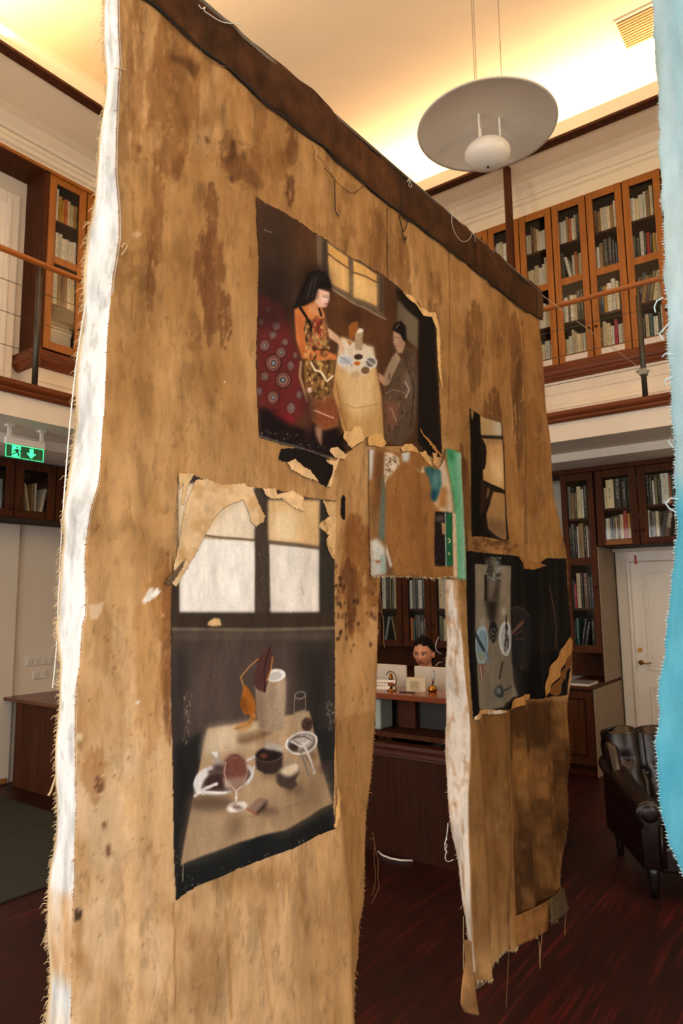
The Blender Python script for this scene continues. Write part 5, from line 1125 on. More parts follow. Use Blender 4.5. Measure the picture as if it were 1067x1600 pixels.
# standing figure
PT.ell(340, 470, 80, 80, (24, 17, 16), soft=10, al=.8)
PT.fill([(240, 612), (262, 598), (300, 585), (345, 560), (380, 610), (392, 650), (360, 665), (300, 655), (285, 700), (300, 800), (400, 812), (450, 832), (455, 855), (400, 862), (275, 852), (248, 760)], (196, 116, 62), .8); PT.fill([(300, 590), (350, 575), (375, 620), (380, 645), (320, 640)], (206, 142, 96), 3)
PT.fill([(385, 610), (405, 700), (462, 740), (492, 800), (486, 832), (458, 775), (412, 748)], (206, 168, 138), .7); PT.fill([(250, 640), (275, 640), (275, 760), (300, 830), (268, 840)], (160, 84, 42), 3, .7)
PT.fill([(355, 505), (412, 528), (408, 552), (404, 572), (398, 598), (372, 602), (345, 575)], (212, 172, 150), .7); PT.fill([(372, 540), (410, 545), (404, 575), (380, 580)], (228, 200, 186), 2, .8); PT.line([(380, 548), (402, 553)], 1.1, (58, 36, 32)); PT.line([(378, 540), (404, 545)], .9, (90, 62, 52), al=.7); PT.line([(408, 552), (412, 570), (404, 575)], .9, (168, 120, 100), al=.8); PT.fill([(350, 520), (366, 520), (362, 560), (350, 560)], (176, 116, 88), 1.5, .8); PT.ell(395, 584, 7, 3.5, (150, 64, 56), soft=.4)
PT.fill([(300, 440), (330, 422), (362, 418), (392, 432), (416, 470), (424, 515), (404, 512), (380, 500), (360, 510), (348, 545), (338, 568), (300, 590), (262, 600), (236, 604), (255, 550), (280, 490)], (17, 13, 14), 1.6)
for q in range(14): PT.line([(330+q*5, 430+abs(q-6)*2), (310+q*4, 480), (250+q*8, 598-q*3)], .7, (44, 38, 38) if q % 3 else (74, 66, 66), .4, .5); PT.line([(330, 470), (300, 560)], 1.0, (70, 62, 62), al=.6); PT.line([(350, 450), (330, 550)], 1.0, (60, 52, 52), al=.6)
PT.fill([(290, 665), (330, 690), (385, 645), (408, 740), (418, 800), (296, 802)], (158, 118, 70), .8); PT.fill([(335, 660), (375, 650), (400, 740), (340, 745)], (150, 62, 44), 2, .9); PT.fill([(282, 855), (445, 862), (430, 1000), (455, 1110), (460, 1180), (390, 1200), (330, 1160), (292, 1010)], (126, 92, 52), .8)
PT.speck([(290, 665), (385, 645), (418, 800), (430, 1000), (455, 1150), (340, 1160), (285, 860)], 150, (62, 38, 26), (1, 3.6), .75, 1.5); PT.speck([(290, 665), (385, 645), (418, 800), (430, 1000), (455, 1150), (340, 1160), (285, 860)], 120, (206, 168, 104), (.8, 2.6), .7, 1.5); PT.speck([(330, 650), (400, 660), (415, 800), (300, 800)], 40, (140, 44, 36), (1, 3), .7)
PT.line([(268, 605), (325, 690), (325, 715)], 4.5, (24, 18, 18)); PT.line([(365, 605), (375, 640)], 3, (24, 18, 18)); PT.line([(325, 870), (345, 905), (375, 915), (405, 960), (435, 935)], 3.2, (226, 206, 172)); PT.line([(268, 870), (262, 940), (300, 1060)], 4, (170, 140, 104), al=.8); PT.ell(315, 1005, 12, 14, (214, 180, 176)); PT.fill([(335, 1060), (430, 1040), (470, 1100), (450, 1180), (390, 1205), (340, 1170)], (122, 66, 42), 3, .9); PT.line([(340, 1105), (440, 1140)], 2, (212, 160, 130)); PT.fill([(340, 1180), (380, 1190), (375, 1285), (345, 1230)], (176, 134, 110), 2, .8)
PT.fill([(290, 1010), (340, 1060), (330, 1180), (290, 1250)], (70, 40, 36), 4, .8)
# seated figure
PT.fill([(790, 790), (850, 800), (862, 950), (855, 1100), (835, 1210), (770, 1275), (700, 1250), (684, 1050), (722, 985), (762, 880)], (84, 66, 52), 1); PT.fill([(790, 900), (830, 930), (820, 1060), (780, 1000)], (122, 104, 92), 4, .8); PT.fill([(690, 1050), (760, 1060), (760, 1160), (700, 1230)], (116, 76, 58), 4, .9); PT.line([(790, 960), (815, 1000), (795, 1040)], 2, (176, 160, 148)); PT.line([(800, 860), (840, 1000), (820, 1180)], 2, (60, 46, 38)); PT.line([(730, 1090), (760, 1180)], 2, (150, 112, 96))
PT.fill([(750, 815), (768, 850), (720, 975), (690, 985), (692, 930), (735, 835)], (150, 128, 104), .8); PT.fill([(665, 915), (700, 940), (695, 980), (668, 955)], (186, 142, 112), .8); PT.fill([(735, 712), (765, 730), (795, 770), (775, 825), (755, 820), (738, 775)], (170, 136, 112), .8); PT.fill([(730, 705), (745, 672), (770, 665), (797, 690), (802, 770), (780, 760), (765, 730)], (20, 16, 16), 1); PT.line([(745, 700), (760, 680)], 1.2, (150, 140, 132), al=.7); PT.line([(742, 742), (756, 748)], 1.0, (60, 40, 34)); PT.line([(738, 752), (733, 768), (741, 774)], .9, (120, 86, 66), al=.9); PT.line([(742, 786), (754, 788)], 1.0, (120, 60, 50)); PT.fill([(768, 830), (800, 800), (830, 820), (800, 870)], (70, 54, 44), 2, .8); PT.line([(700, 1020), (740, 1000), (790, 1020)], 1.4, (150, 128, 110), .6, .7); PT.line([(830, 840), (850, 960), (840, 1120)], 1.6, (112, 96, 84), .8, .6); PT.speck([(690, 900), (850, 860), (850, 1200), (700, 1240)], 60, (128, 106, 92), (.4, 1.6), .5, 2.5); PT.speck([(690, 900), (850, 860), (850, 1200), (700, 1240)], 60, (46, 36, 30), (.4, 1.8), .5, 2.5)
PT.line([(100, 215), (138, 232)], .8, (170, 150, 130), al=.7); PT.speck(o1, 60, (190, 164, 130), (.3, .7), .5)
PT.line([(70, 1230), (230, 1280), (380, 1327), (440, 1335)], 3.5, (112, 108, 104), 2, .6); PT.speck([(64, 1180), (230, 1220), (440, 1300), (440, 1338), (230, 1285), (70, 1235)], 60, (170, 162, 152), (.3, 1.2), .6)

# P2: silhouette at a window
PT.T = Z_(700, 620, 5.335)
o2 = [(165, 95), (205, 120), (250, 150), (345, 185), (442, 222), (450, 300), (462, 400), (470, 600), (476, 800), (490, 1000), (503, 1190), (450, 1197), (320, 1168), (250, 1162), (190, 1165), (184, 900), (180, 600), (172, 300)]
PT.fill(o2, (19, 16, 14)); PT.fill([(255, 155), (432, 218), (440, 325), (262, 320)], (184, 156, 116), .7); PT.fill([(360, 195), (432, 218), (440, 325), (390, 322)], (196, 200, 198), 4, .8)
PT.fill([(268, 345), (445, 360), (458, 560), (472, 785), (380, 745), (285, 705), (278, 610), (310, 560), (318, 470), (310, 400)], (198, 158, 106), .7); PT.fill([(340, 520), (440, 500), (462, 740), (380, 720)], (230, 200, 152), 7); PT.fill([(300, 350), (445, 362), (448, 400), (310, 385)], (140, 112, 82), 3, .8)
PT.fill([(375, 790), (474, 812), (480, 1192), (440, 1190), (330, 1100), (312, 980), (345, 890)], (166, 128, 84), .7); PT.fill([(318, 1000), (470, 1050), (478, 1190), (430, 1185), (335, 1100)], (104, 80, 60), 5, .8)
PT.fill([(255, 345), (290, 360), (312, 410), (318, 470), (306, 500), (312, 545), (302, 600), (278, 612), (250, 640), (230, 500)], (24, 17, 14), .8); PT.line([(288, 706), (380, 745), (476, 800)], 3.4, (30, 20, 15)); PT.fill([(262, 640), (290, 720), (325, 750), (345, 748), (352, 790), (382, 770), (372, 810), (325, 900), (290, 970), (255, 1000)], (46, 29, 21), .8); PT.fill([(325, 760), (342, 765), (330, 830), (312, 850)], (150, 112, 76), 1)
PT.fill([(172, 105), (206, 125), (190, 205)], (190, 150, 90), .8, .9); PT.line([(442, 222), (462, 400), (476, 800), (500, 1188)], 3.6, (16, 13, 12))

# P3: still life below a window
PT.T = Z_(250, 720, 3.442)
o3 = [(95, 70), (170, 78), (240, 110), (320, 130), (440, 125), (462, 142), (610, 152), (740, 190), (850, 208), (940, 216), (938, 600), (936, 1239), (935, 1395), (938, 1500), (930, 1660), (918, 1860), (928, 1975), (800, 2030), (600, 2115), (400, 2195), (200, 2288), (80, 2360), (66, 2100), (60, 1600), (52, 1239), (50, 900), (54, 690), (70, 560), (84, 470), (90, 350), (86, 200)]
PT.fill(o3, (58, 48, 42)); PT.fill([(50, 970), (936, 970), (936, 1500), (850, 1700), (50, 1700)], (74, 62, 57), 6); PT.fill([(700, 970), (936, 970), (930, 1900), (780, 1500)], (38, 36, 34), 16, .95); PT.fill([(60, 1000), (180, 1000), (120, 1900), (60, 2200)], (46, 42, 40), 12, .9); PT.fill([(200, 1040), (300, 1060), (260, 1300), (160, 1500)], (98, 82, 76), 12, .6)
PT.fill([(92, 470), (195, 415), (502, 430), (502, 822), (95, 818)], (230, 226, 220), 1.2); PT.fill([(90, 120), (500, 130), (500, 430), (195, 415), (90, 480)], (214, 192, 160), 2); PT.fill([(240, 398), (430, 212), (500, 330), (500, 424)], (222, 206, 182), 3)
PT.fill([(570, 210), (855, 212), (856, 462), (570, 430)], (206, 172, 124), 2); PT.fill([(580, 280), (720, 270), (720, 440), (575, 428)], (222, 200, 164), 6, .8); PT.fill([(575, 448), (852, 478), (852, 816), (580, 822)], (220, 214, 206), 1.2); PT.line([(190, 398), (320, 412), (500, 428)], 3.2, (108, 90, 70), 1); PT.line([(570, 432), (700, 448), (856, 470)], 3.2, (112, 92, 70), 1)
PT.fill([(492, 150), (520, 150), (552, 230), (562, 300), (572, 560), (580, 826), (502, 826), (506, 560), (498, 380), (520, 280)], (64, 54, 46), 1.5); PT.fill([(852, 208), (940, 216), (936, 980), (850, 980)], (50, 46, 41), 2.5); PT.fill([(92, 815), (936, 815), (936, 905), (52, 905), (52, 640), (92, 640)], (56, 46, 38), 2.2); PT.line([(60, 905), (500, 910), (930, 900)], 5, (122, 110, 94), 3, .8); PT.fill([(60, 912), (930, 912), (930, 965), (60, 970)], (82, 72, 62), 3, .8)
PT.fill([(255, 865), (290, 845), (320, 850), (330, 885), (280, 890), (248, 882)], (214, 178, 128), .8)
PT.T = Z_(250, 980, 3.442); BLK = (27, 29, 30)
PT.fill([(60, 800), (105, 1280), (420, 1150), (650, 1080), (915, 940), (920, 1100), (600, 1225), (80, 1465)], BLK, 1.5); PT.fill([(780, 450), (860, 560), (935, 520), (920, 1050)], (33, 34, 34), 4); PT.fill([(62, 640), (255, 545), (105, 1280), (80, 1465)], (30, 30, 30), 5, .9); PT.line([(122, 1240), (120, 1370)], 1.0, (170, 160, 146), al=.8)
PT.fill([(253, 546), (500, 503), (788, 448), (850, 680), (917, 945), (650, 1082), (420, 1152), (105, 1280)], (168, 141, 110), 1.2); PT.fill([(255, 548), (520, 505), (500, 640), (220, 700)], (192, 172, 144), 6, .9); PT.fill([(650, 800), (860, 760), (915, 940), (640, 1080), (520, 1060)], (146, 121, 92), 10, .8); PT.fill([(105, 1280), (180, 900), (420, 1150)], (150, 128, 102), 10, .5)
for a, b_, wd, c, so, al in (([(430, 600), (560, 560)], None, 14, (110, 84, 60), 7, .7),): PT.line(a, wd, c, so, al)
PT.ell(270, 945, 120, 45, (84, 66, 54), soft=6, al=.85); PT.ell(400, 1070, 40, 70, (104, 82, 62), soft=7, al=.7); PT.ell(620, 770, 90, 40, (92, 72, 56), soft=6, al=.7, rot=-10); PT.ell(560, 985, 60, 22, (86, 66, 52), soft=5, al=.8); PT.ell(700, 870, 60, 24, (92, 74, 58), soft=5, al=.7); PT.ell(460, 590, 70, 24, (110, 76, 50), soft=5, al=.8); PT.ell(800, 690, 60, 24, (96, 76, 60), soft=5, al=.7)
for _ in range(46): 
    x, y = npr.uniform(180, 860), npr.uniform(560, 1180); PT.line([(x, y), (x+npr.uniform(30, 110), y-npr.uniform(4, 34))], .8, (134, 108, 82), .6, .35) if y < 1250-x*.28 and x > 250-(y-545)*.2 else None
PT.fill([(497, 285), (656, 255), (655, 400), (640, 545), (580, 560), (520, 556), (505, 450)], (152, 131, 109), 1); PT.fill([(600, 300), (655, 270), (645, 520), (615, 540)], (170, 150, 128), 4, .7); PT.fill([(497, 290), (530, 300), (540, 545), (515, 540)], (112, 92, 74), 4, .8); PT.speck([(500, 290), (655, 260), (640, 545), (520, 556)], 170, (120, 100, 82), (.4, 1.0), .45, 1.6); PT.speck([(500, 290), (655, 260), (640, 545), (520, 556)], 130, (186, 168, 146), (.4, .9), .4, 1.6)
PT.ell(607, 258, 50, 34, (222, 220, 216), rot=-12); PT.ell(605, 262, 36, 22, (184, 182, 178), rot=-12)
PT.fill([(580, 94), (592, 150), (588, 210), (570, 270), (552, 352), (510, 335), (488, 300), (500, 240), (512, 180), (540, 135)], (76, 48, 44), .8); PT.line([(582, 98), (545, 220), (548, 345)], 1.5, (36, 24, 24)); PT.line([(592, 160), (585, 220), (560, 285)], 2, (170, 116, 58)); PT.line([(515, 170), (470, 210), (420, 268), (438, 320)], 1.8, (174, 126, 68)); PT.fill([(438, 305), (465, 330), (492, 385), (502, 445), (480, 475), (440, 465), (418, 420), (428, 360)], (156, 92, 34), .8); PT.fill([(428, 370), (450, 380), (460, 465), (420, 430)], (104, 58, 24), 2, .8); PT.fill([(485, 455), (505, 470), (470, 540), (430, 572), (378, 545), (420, 512), (460, 505)], (172, 112, 48), .8); PT.line([(390, 545), (450, 530), (490, 480)], 1.4, (110, 66, 30))
PT.ell(733, 364, 33, 18, (150, 140, 126), ring=1.3, rot=-8); PT.line([(700, 372), (696, 480), (712, 508), (755, 505), (766, 470), (766, 360)], 1.1, (140, 130, 116), al=.9); PT.fill([(698, 455), (766, 440), (762, 490), (735, 510), (706, 498)], (160, 144, 116), 1.2, .8); PT.line([(728, 508), (724, 562)], 2.2, (172, 162, 146))
PT.ell(775, 522, 32, 38, (58, 42, 38), soft=1.2); PT.speck([(750, 490), (800, 490), (800, 550), (750, 550)], 14, (120, 88, 76), (.5, 1.4), .7)
PT.ell(746, 620, 98, 62, (198, 193, 188), rot=-10); PT.ell(746, 620, 84, 50, (112, 102, 94), rot=-10); PT.ell(752, 612, 66, 36, (176, 170, 164), rot=-10, soft=1.5); PT.ell(700, 640, 34, 24, (58, 48, 44), soft=2); PT.line([(680, 610), (740, 640), (800, 600)], 2.5, (214, 210, 206)); PT.line([(700, 590), (760, 585), (810, 610)], 2, (84, 76, 70))
PT.line([(728, 650), (765, 730), (790, 812)], 5, (146, 134, 124), .8); PT.line([(752, 622), (790, 700), (820, 782)], 4.6, (206, 200, 194), .8); PT.line([(735, 660), (785, 800)], 1.2, (70, 60, 56)); PT.line([(775, 690), (815, 775)], 1.3, (96, 88, 82))
PT.fill([(495, 690), (640, 672), (635, 760), (600, 785), (555, 788), (505, 762)], (52, 40, 37), 1); PT.ell(567, 682, 73, 42, (98, 82, 74), rot=-5); PT.ell(567, 684, 66, 36, (38, 28, 26), rot=-5); PT.fill([(540, 640), (570, 615), (600, 622), (640, 640), (635, 670), (600, 660), (560, 655)], (168, 158, 150), 1.5); PT.ell(545, 690, 22, 14, (96, 56, 44), soft=1.2)
PT.fill([(607, 790), (640, 745), (690, 722), (728, 722), (732, 775), (705, 820), (718, 845), (685, 872), (625, 855), (607, 830)], (66, 54, 48), 1.2); PT.fill([(618, 775), (652, 738), (690, 722), (730, 726), (728, 770), (690, 790), (660, 800)], (214, 196, 170), 2.5)
PT.ell(335, 812, 160, 84, (188, 184, 180), rot=-14); PT.ell(338, 814, 138, 66, (92, 76, 70), rot=-14); PT.ell(300, 830, 60, 44, (58, 40, 38), rot=-14, soft=2); PT.fill([(178, 850), (200, 790), (245, 755), (262, 790), (235, 830), (215, 885), (190, 890)], (212, 210, 210), 1.5); PT.fill([(270, 672), (310, 664), (306, 700), (330, 720), (318, 760), (285, 770), (290, 720)], (150, 140, 134), 1.5); PT.fill([(272, 672), (308, 666), (302, 705)], (218, 214, 208), 1); PT.fill([(280, 740), (330, 735), (335, 775), (290, 778)], (72, 56, 52), 2); PT.line([(188, 907), (240, 870), (300, 842)], 4.5, (206, 202, 200), .8); PT.line([(455, 715), (490, 695)], 4, (190, 184, 180)); PT.line([(240, 885), (350, 890)], 3, (226, 222, 218)); PT.line([(440, 850), (485, 790), (490, 745)], 2.6, (206, 202, 198))
PT.ell(393, 772, 63, 92, (104, 66, 60), soft=.8); PT.fill([(330, 800), (456, 790), (445, 850), (400, 892), (350, 870)], (140, 112, 98), 2); PT.fill([(338, 720), (370, 685), (415, 690), (450, 720), (455, 800), (340, 810)], (112, 68, 60), 3); PT.fill([(335, 810), (380, 840), (360, 870), (340, 850)], (196, 176, 164), 2, .8); PT.line([(402, 885), (402, 945)], 3.4, (196, 184, 172)); PT.ell(404, 966, 56, 30, (176, 160, 148), rot=-8); PT.ell(380, 978, 26, 14, (224, 214, 206), rot=-8, soft=1.2); PT.ell(430, 950, 22, 14, (222, 212, 204), soft=1.2); PT.ell(405, 966, 22, 10, (120, 100, 88), soft=1)
PT.fill([(455, 975), (490, 935), (522, 914), (570, 925), (560, 968), (510, 1006)], (136, 110, 96), 1); PT.fill([(500, 1000), (565, 930), (556, 970), (512, 1006)], (50, 36, 34), 2); PT.line([(455, 976), (510, 1006)], 2, (150, 74, 48)); PT.ell(890, 760, 50, 26, (66, 50, 46), soft=5, al=.8)
PT.line([(345, 720), (338, 780), (352, 840)], 1.4, (206, 176, 164), .5, .8); PT.line([(448, 720), (456, 780), (440, 835)], 1.1, (190, 158, 146), .5, .7); PT.ell(395, 690, 50, 12, (150, 104, 94), ring=1.0, al=.8); PT.line([(372, 850), (400, 880), (432, 852)], 1.4, (226, 208, 196), .5, .8); PT.line([(365, 965), (375, 985), (405, 990)], 1.6, (240, 234, 228), .5, .9); PT.line([(440, 940), (452, 955), (440, 972)], 1.4, (240, 234, 228), .5, .9); PT.ell(402, 915, 5, 7, (236, 228, 222), soft=.5)
PT.line([(196, 800), (186, 850), (200, 885), (240, 900)], 1.6, (236, 236, 238), .5, .9); PT.line([(660, 600), (655, 640), (690, 675), (745, 680)], 1.4, (236, 234, 232), .5, .9); PT.line([(800, 570), (838, 590), (836, 625)], 1.4, (232, 230, 228), .5, .9); PT.line([(500, 700), (498, 750), (520, 772)], 1.0, (110, 92, 84), .6, .7); PT.line([(640, 680), (636, 740)], 1.0, (130, 112, 102), .6, .7)
PT.fill([(262, 560), (500, 515), (505, 560), (300, 640), (240, 640)], (206, 188, 160), 7, .6); PT.fill([(700, 860), (850, 800), (905, 930), (760, 1000)], (120, 98, 76), 10, .5); PT.line([(440, 1020), (560, 1000), (700, 950), (850, 900)], 2, (124, 100, 78), 1.5, .5)
PT.speck([(60, 0), (935, 0), (930, 1080), (80, 1460)], 160, (188, 176, 160), (.25, .7), .5); PT.speck([(70, 1200), (200, 1390), (600, 1220), (930, 1070), (920, 1050), (600, 1190), (80, 1440)], 40, (210, 200, 184), (.3, 1.0), .7); PT.speck([(120, 330), (170, 330), (150, 640), (120, 640)], 60, (170, 146, 120), (.4, 1.2), .4, 3); PT.speck([(890, 400), (935, 400), (935, 560), (900, 560)], 50, (150, 146, 140), (.4, 1.2), .5, 2)
PT.T = Z_(250, 720, 3.442); PT.speck([(500, 150), (580, 250), (580, 820), (505, 820)], 60, (132, 120, 104), (.3, .9), .6, 2); PT.speck([(580, 480), (850, 480), (850, 815), (580, 820)], 40, (240, 236, 228), (.4, 1.2), .6, 2); PT.line([(740, 680), (752, 722)], 2, (196, 150, 120), 1, .7)

# P4: table seen from above
PT.T = Z_(700, 840, 4.85)
o4 = [(120, 100), (300, 118), (530, 140), (548, 165), (580, 182), (590, 232), (640, 242), (672, 215), (735, 212), (700, 192), (740, 156), (885, 160), (890, 300), (905, 500), (920, 700), (912, 760), (918, 870), (916, 1190), (715, 1215), (640, 1232), (450, 1302), (300, 1332), (160, 1372), (150, 1200), (140, 950), (130, 700), (118, 400)]
PT.fill(o4, (20, 18, 18)); PT.fill([(195, 200), (475, 215), (472, 560), (485, 870), (505, 1090), (528, 1200), (300, 1322), (220, 1292), (212, 900), (195, 700)], (136, 128, 112), .8); PT.fill([(290, 800), (490, 870), (505, 1200), (300, 1320)], (116, 109, 97), 8, .8)
for _ in range(60):
    x = npr.uniform(205, 480); y = npr.uniform(210, 1150); PT.line([(x, y), (x+npr.uniform(-4, 6), y+npr.uniform(40, 150))], .7, (84, 76, 64) if npr.rand() < .6 else (146, 138, 122), .5, .35)
PT.fill([(262, 470), (380, 470), (360, 620), (330, 680), (290, 600)], (38, 33, 30), 4); PT.fill([(268, 280), (392, 290), (380, 470), (270, 480)], (62, 54, 48), 2); PT.fill([(296, 300), (372, 310), (322, 470), (300, 470)], (130, 122, 114), 3, .85); PT.line([(275, 290), (272, 470)], 5, (40, 30, 26), 1)
PT.ell(333, 240, 58, 96, (104, 106, 102), soft=.8); PT.speck([(280, 150), (390, 150), (390, 330), (280, 330)], 60, (158, 164, 162), (.8, 3), .6); PT.speck([(280, 150), (390, 150), (390, 330), (280, 330)], 50, (52, 50, 48), (.8, 3), .7); PT.fill([(300, 160), (330, 150), (340, 240), (310, 260)], (76, 50, 52), 2, .7); PT.fill([(345, 170), (380, 190), (370, 300)], (160, 166, 164), 3, .7); PT.line([(350, 190), (345, 250)], 1.4, (120, 130, 60))
PT.ell(430, 765, 52, 132, (206, 216, 220)); PT.ell(432, 760, 38, 108, (172, 182, 188)); PT.speck([(410, 660), (450, 660), (455, 860), (415, 860)], 30, (74, 52, 56), (.6, 2.0), .8, 2.5); PT.line([(430, 590), (430, 700)], 2.4, (42, 38, 38)); PT.line([(428, 700), (424, 880)], 1.2, (60, 58, 60)); PT.ell(412, 560, 14, 34, (168, 166, 158), al=.8, soft=1)
PT.ell(248, 815, 50, 146, (158, 186, 204)); PT.ell(250, 820, 38, 122, (122, 152, 176)); PT.fill([(215, 850), (260, 880), (270, 930), (230, 940)], (150, 150, 120), 2, .8); PT.line([(190, 702), (225, 780), (262, 856)], 4, (48, 54, 58)); PT.ell(248, 640, 20, 36, (150, 148, 142), soft=1.5, al=.8); PT.fill([(280, 850), (300, 870), (312, 948), (288, 950)], (110, 134, 154), 1); PT.fill([(232, 955), (262, 955), (255, 1080), (240, 1070)], (120, 76, 70), 1.2); PT.line([(240, 970), (250, 1075)], 1, (206, 196, 190))
PT.ell(336, 720, 36, 82, (28, 29, 32)); PT.ell(336, 745, 27, 54, (126, 126, 126), ring=1.2); PT.speck([(320, 700), (350, 700), (350, 780), (320, 780)], 16, (150, 140, 130), (.5, 1.4), .7); PT.line([(402, 945), (385, 1010), (370, 1066)], 2.2, (44, 34, 32)); PT.ell(372, 1165, 27, 48, (52, 57, 60)); PT.ell(364, 1160, 9, 26, (132, 140, 144), soft=1.2); PT.line([(395, 1162), (440, 1148), (480, 1128)], 3.4, (60, 62, 62)); PT.ell(466, 1136, 14, 18, (82, 84, 84))
PT.fill([(478, 540), (510, 524), (560, 526), (612, 556), (638, 610), (645, 800), (630, 1000), (540, 1010), (485, 950)], (35, 34, 36), 2); PT.line([(476, 545), (520, 522), (600, 550), (630, 600)], 1.2, (92, 74, 58), al=.9); PT.line([(490, 722), (540, 675), (575, 638)], 5, (104, 72, 62), .8); PT.line([(520, 740), (570, 700)], 2, (78, 60, 56)); PT.line([(510, 770), (590, 768)], 2.2, (74, 56, 52), 1.2); PT.fill([(660, 560), (790, 520), (800, 860), (700, 880)], (27, 25, 25), 5); PT.line([(758, 370), (790, 520), (812, 680), (800, 840)], 2.2, (70, 54, 42), .8); PT.line([(700, 850), (780, 855)], 1.6, (46, 40, 38)); PT.line([(545, 1000), (620, 960)], .8, (80, 74, 70))

# black scraps and the small arrow-shaped hole of print
PT.T = Z_(380, 290, 3.138); o5 = [(178, 1290), (240, 1290), (300, 1302), (430, 1345), (446, 1378), (425, 1430), (402, 1478), (350, 1450), (300, 1400), (250, 1385), (205, 1358), (168, 1345)]; PT.fill(o5, (26, 21, 19))
PT.T = Z_(250, 720, 3.442); o6 = [(985, 180), (998, 200), (996, 318), (978, 312), (968, 290), (970, 205)]; PT.fill(o6, (28, 24, 22), .6)
gn = fbm(PT.h, PT.w, 2.2, 2.2, 2)[..., None]; lg = fbm(PT.h, PT.w, 60, 16, 4)[..., None]; PT.a[:] = np.clip(PT.a*(.93+.14*gn)*(.92+.16*lg)+2, 0, 255); PT.T = lambda p: p

def print_piece(name, outline, T, paint, off, label, step=.0026, material=None, edge_wob=1.2, curl=None, thick=.0006, wob_seed=1):
    pts = np.array(T(outline)); rs = np.random.RandomState(wob_seed)
    # tear the outline a little
    fine = []
    for a, b_ in zip(pts, np.roll(pts, -1, 0)):
        n = max(1, int(np.hypot(*(b_-a))/3)); 
        for k in range(n): fine.append(a+(b_-a)*k/n+rs.uniform(-edge_wob, edge_wob, 2)*.5)
    P3 = np.array([atX(x, y, XC) for x, y in fine]); Y0, Y1, Z0, Z1 = P3[:, 1].min(), P3[:, 1].max(), P3[:, 2].min(), P3[:, 2].max()
    Y, Z = np.meshgrid(np.arange(Y0-step, Y1+2*step, step), np.arange(Z0-step, Z1+2*step, step))
    yc, zc = (Y[:-1, :-1]+step/2), (Z[:-1, :-1]+step/2); c = np.zeros(yc.shape, bool); Q = P3[:, 1:]
    for (ay, az), (by, bz) in zip(Q, np.roll(Q, -1, 0)):
        if az == bz: continue
        c ^= ((az > zc) != (bz > zc)) & (yc < (by-ay)*(zc-az)/(bz-az)+ay)
    a, b_ = pix(Y, Z); col = paint.sample(a, b_) if isinstance(paint, Paint) else paint(Y, Z, a, b_)
    o_ = off if curl is None else off+curl(Y, Z, a, b_)
    o = grid_mesh(name, Y, Z, o_, col, material or PRINTM, keep=c, thick=thick); o['label'] = label; return o
print_piece('print', o1, Z_(380, 290, 3.138), PT, .0022, 'torn colour print of two figures at a cloth-covered table', wob_seed=1)
print_piece('print', o2, Z_(700, 620, 5.335), PT, .0022, 'narrow print of a dark silhouette playing at a window', edge_wob=.5, wob_seed=2)
print_piece('print', o3, Z_(250, 720, 3.442), PT, .0022, 'large print of a still life on a table below a window', step=.0024, edge_wob=.7, wob_seed=3)
print_piece('print', o4, Z_(700, 840, 4.85), PT, .0022, 'black print of a laid plank table seen from above', edge_wob=.8, wob_seed=4)
print_piece('print_scrap', o5, Z_(380, 290, 3.138), PT, .002, 'black torn scrap of print', wob_seed=5)
print_piece('print_scrap', o6, Z_(250, 720, 3.442), PT, .002, 'tiny black arrow-shaped scrap', edge_wob=.2, wob_seed=6)

# torn, lifted paper
def torn(outline, T, rgb, seed, lift=.006, rgb2=None, name='torn_paper', wob=1.6):
    pts = np.array(T(outline)); c0 = pts.mean(0); R = np.abs(pts-c0).max()
    def colf(Y, Z, a, b_):
        f = fbm(*Y.shape, 8, 8, 3)[..., None]; c = np.array(rgb, float)*(.88+.24*f); 
        if rgb2 is not None:
            k = np.clip((fbm(*Y.shape, 14, 14, 3)[..., None]-.5)*6, 0, 1); c = c*(1-k)+np.array(rgb2, float)*k
        return c
    rs = np.random.RandomState(seed); d = rs.uniform(-1, 1, 2); d /= np.hypot(*d)
    cur = lambda Y, Z, a, b_: lift*(.35+.65*np.clip(((a-c0[0])*d[0]+(b_-c0[1])*d[1])/R, -1, 1)**2)
    return print_piece(name, outline, T, colf, .0035, 'torn pale paper edge', curl=cur, edge_wob=wob, wob_seed=seed, thick=.0008)
TA, TB, TC, TD = Z_(250, 720, 3.442), Z_(380, 290, 3.138), Z_(700, 840, 4.85), Z_(540, 660, 4.85)
PAL = (214, 178, 130)
torn([(178, 108), (240, 100), (330, 132), (440, 122), (462, 150), (492, 180), (520, 250), (545, 300), (540, 330), (500, 355), (475, 330), (460, 270), (432, 212), (380, 232), (320, 270), (270, 330), (230, 395), (180, 500), (130, 590), (70, 680), (50, 660), (60, 560), (90, 450), (120, 280), (150, 180)], TA, (212, 180, 138), 21, .006, (196, 158, 110))
torn([(15, 660), (30, 625), (110, 540), (122, 520), (108, 570), (60, 640), (25, 678)], TA, (104, 84, 64), 22, .012)
torn([(535, 150), (610, 152), (618, 185), (690, 165), (752, 200), (745, 240), (762, 278), (710, 262), (640, 205), (590, 208), (560, 195)], TA, (216, 182, 136), 23)
torn([(862, 215), (940, 220), (935, 530), (920, 525), (885, 430), (905, 400), (840, 360), (850, 335), (905, 300), (885, 260)], TA, (204, 168, 118), 24, .006, (146, 104, 62))
torn([(92, 68), (168, 75), (140, 130), (120, 235), (108, 235), (118, 120), (95, 160)], TA, (206, 172, 124), 25)
torn([(200, 1360), (235, 1345), (280, 1385), (310, 1400), (350, 1455), (290, 1435), (215, 1395)], TB, PAL, 26)
torn([(388, 1345), (440, 1350), (470, 1320), (440, 1400), (420, 1478), (400, 1475), (425, 1420), (435, 1375)], TB, PAL, 27)
torn([(470, 1240), (480, 1205), (530, 1205), (548, 1178), (572, 1180), (588, 1250), (560, 1265), (530, 1290), (500, 1260)], TB, (216, 176, 120), 28, .012)
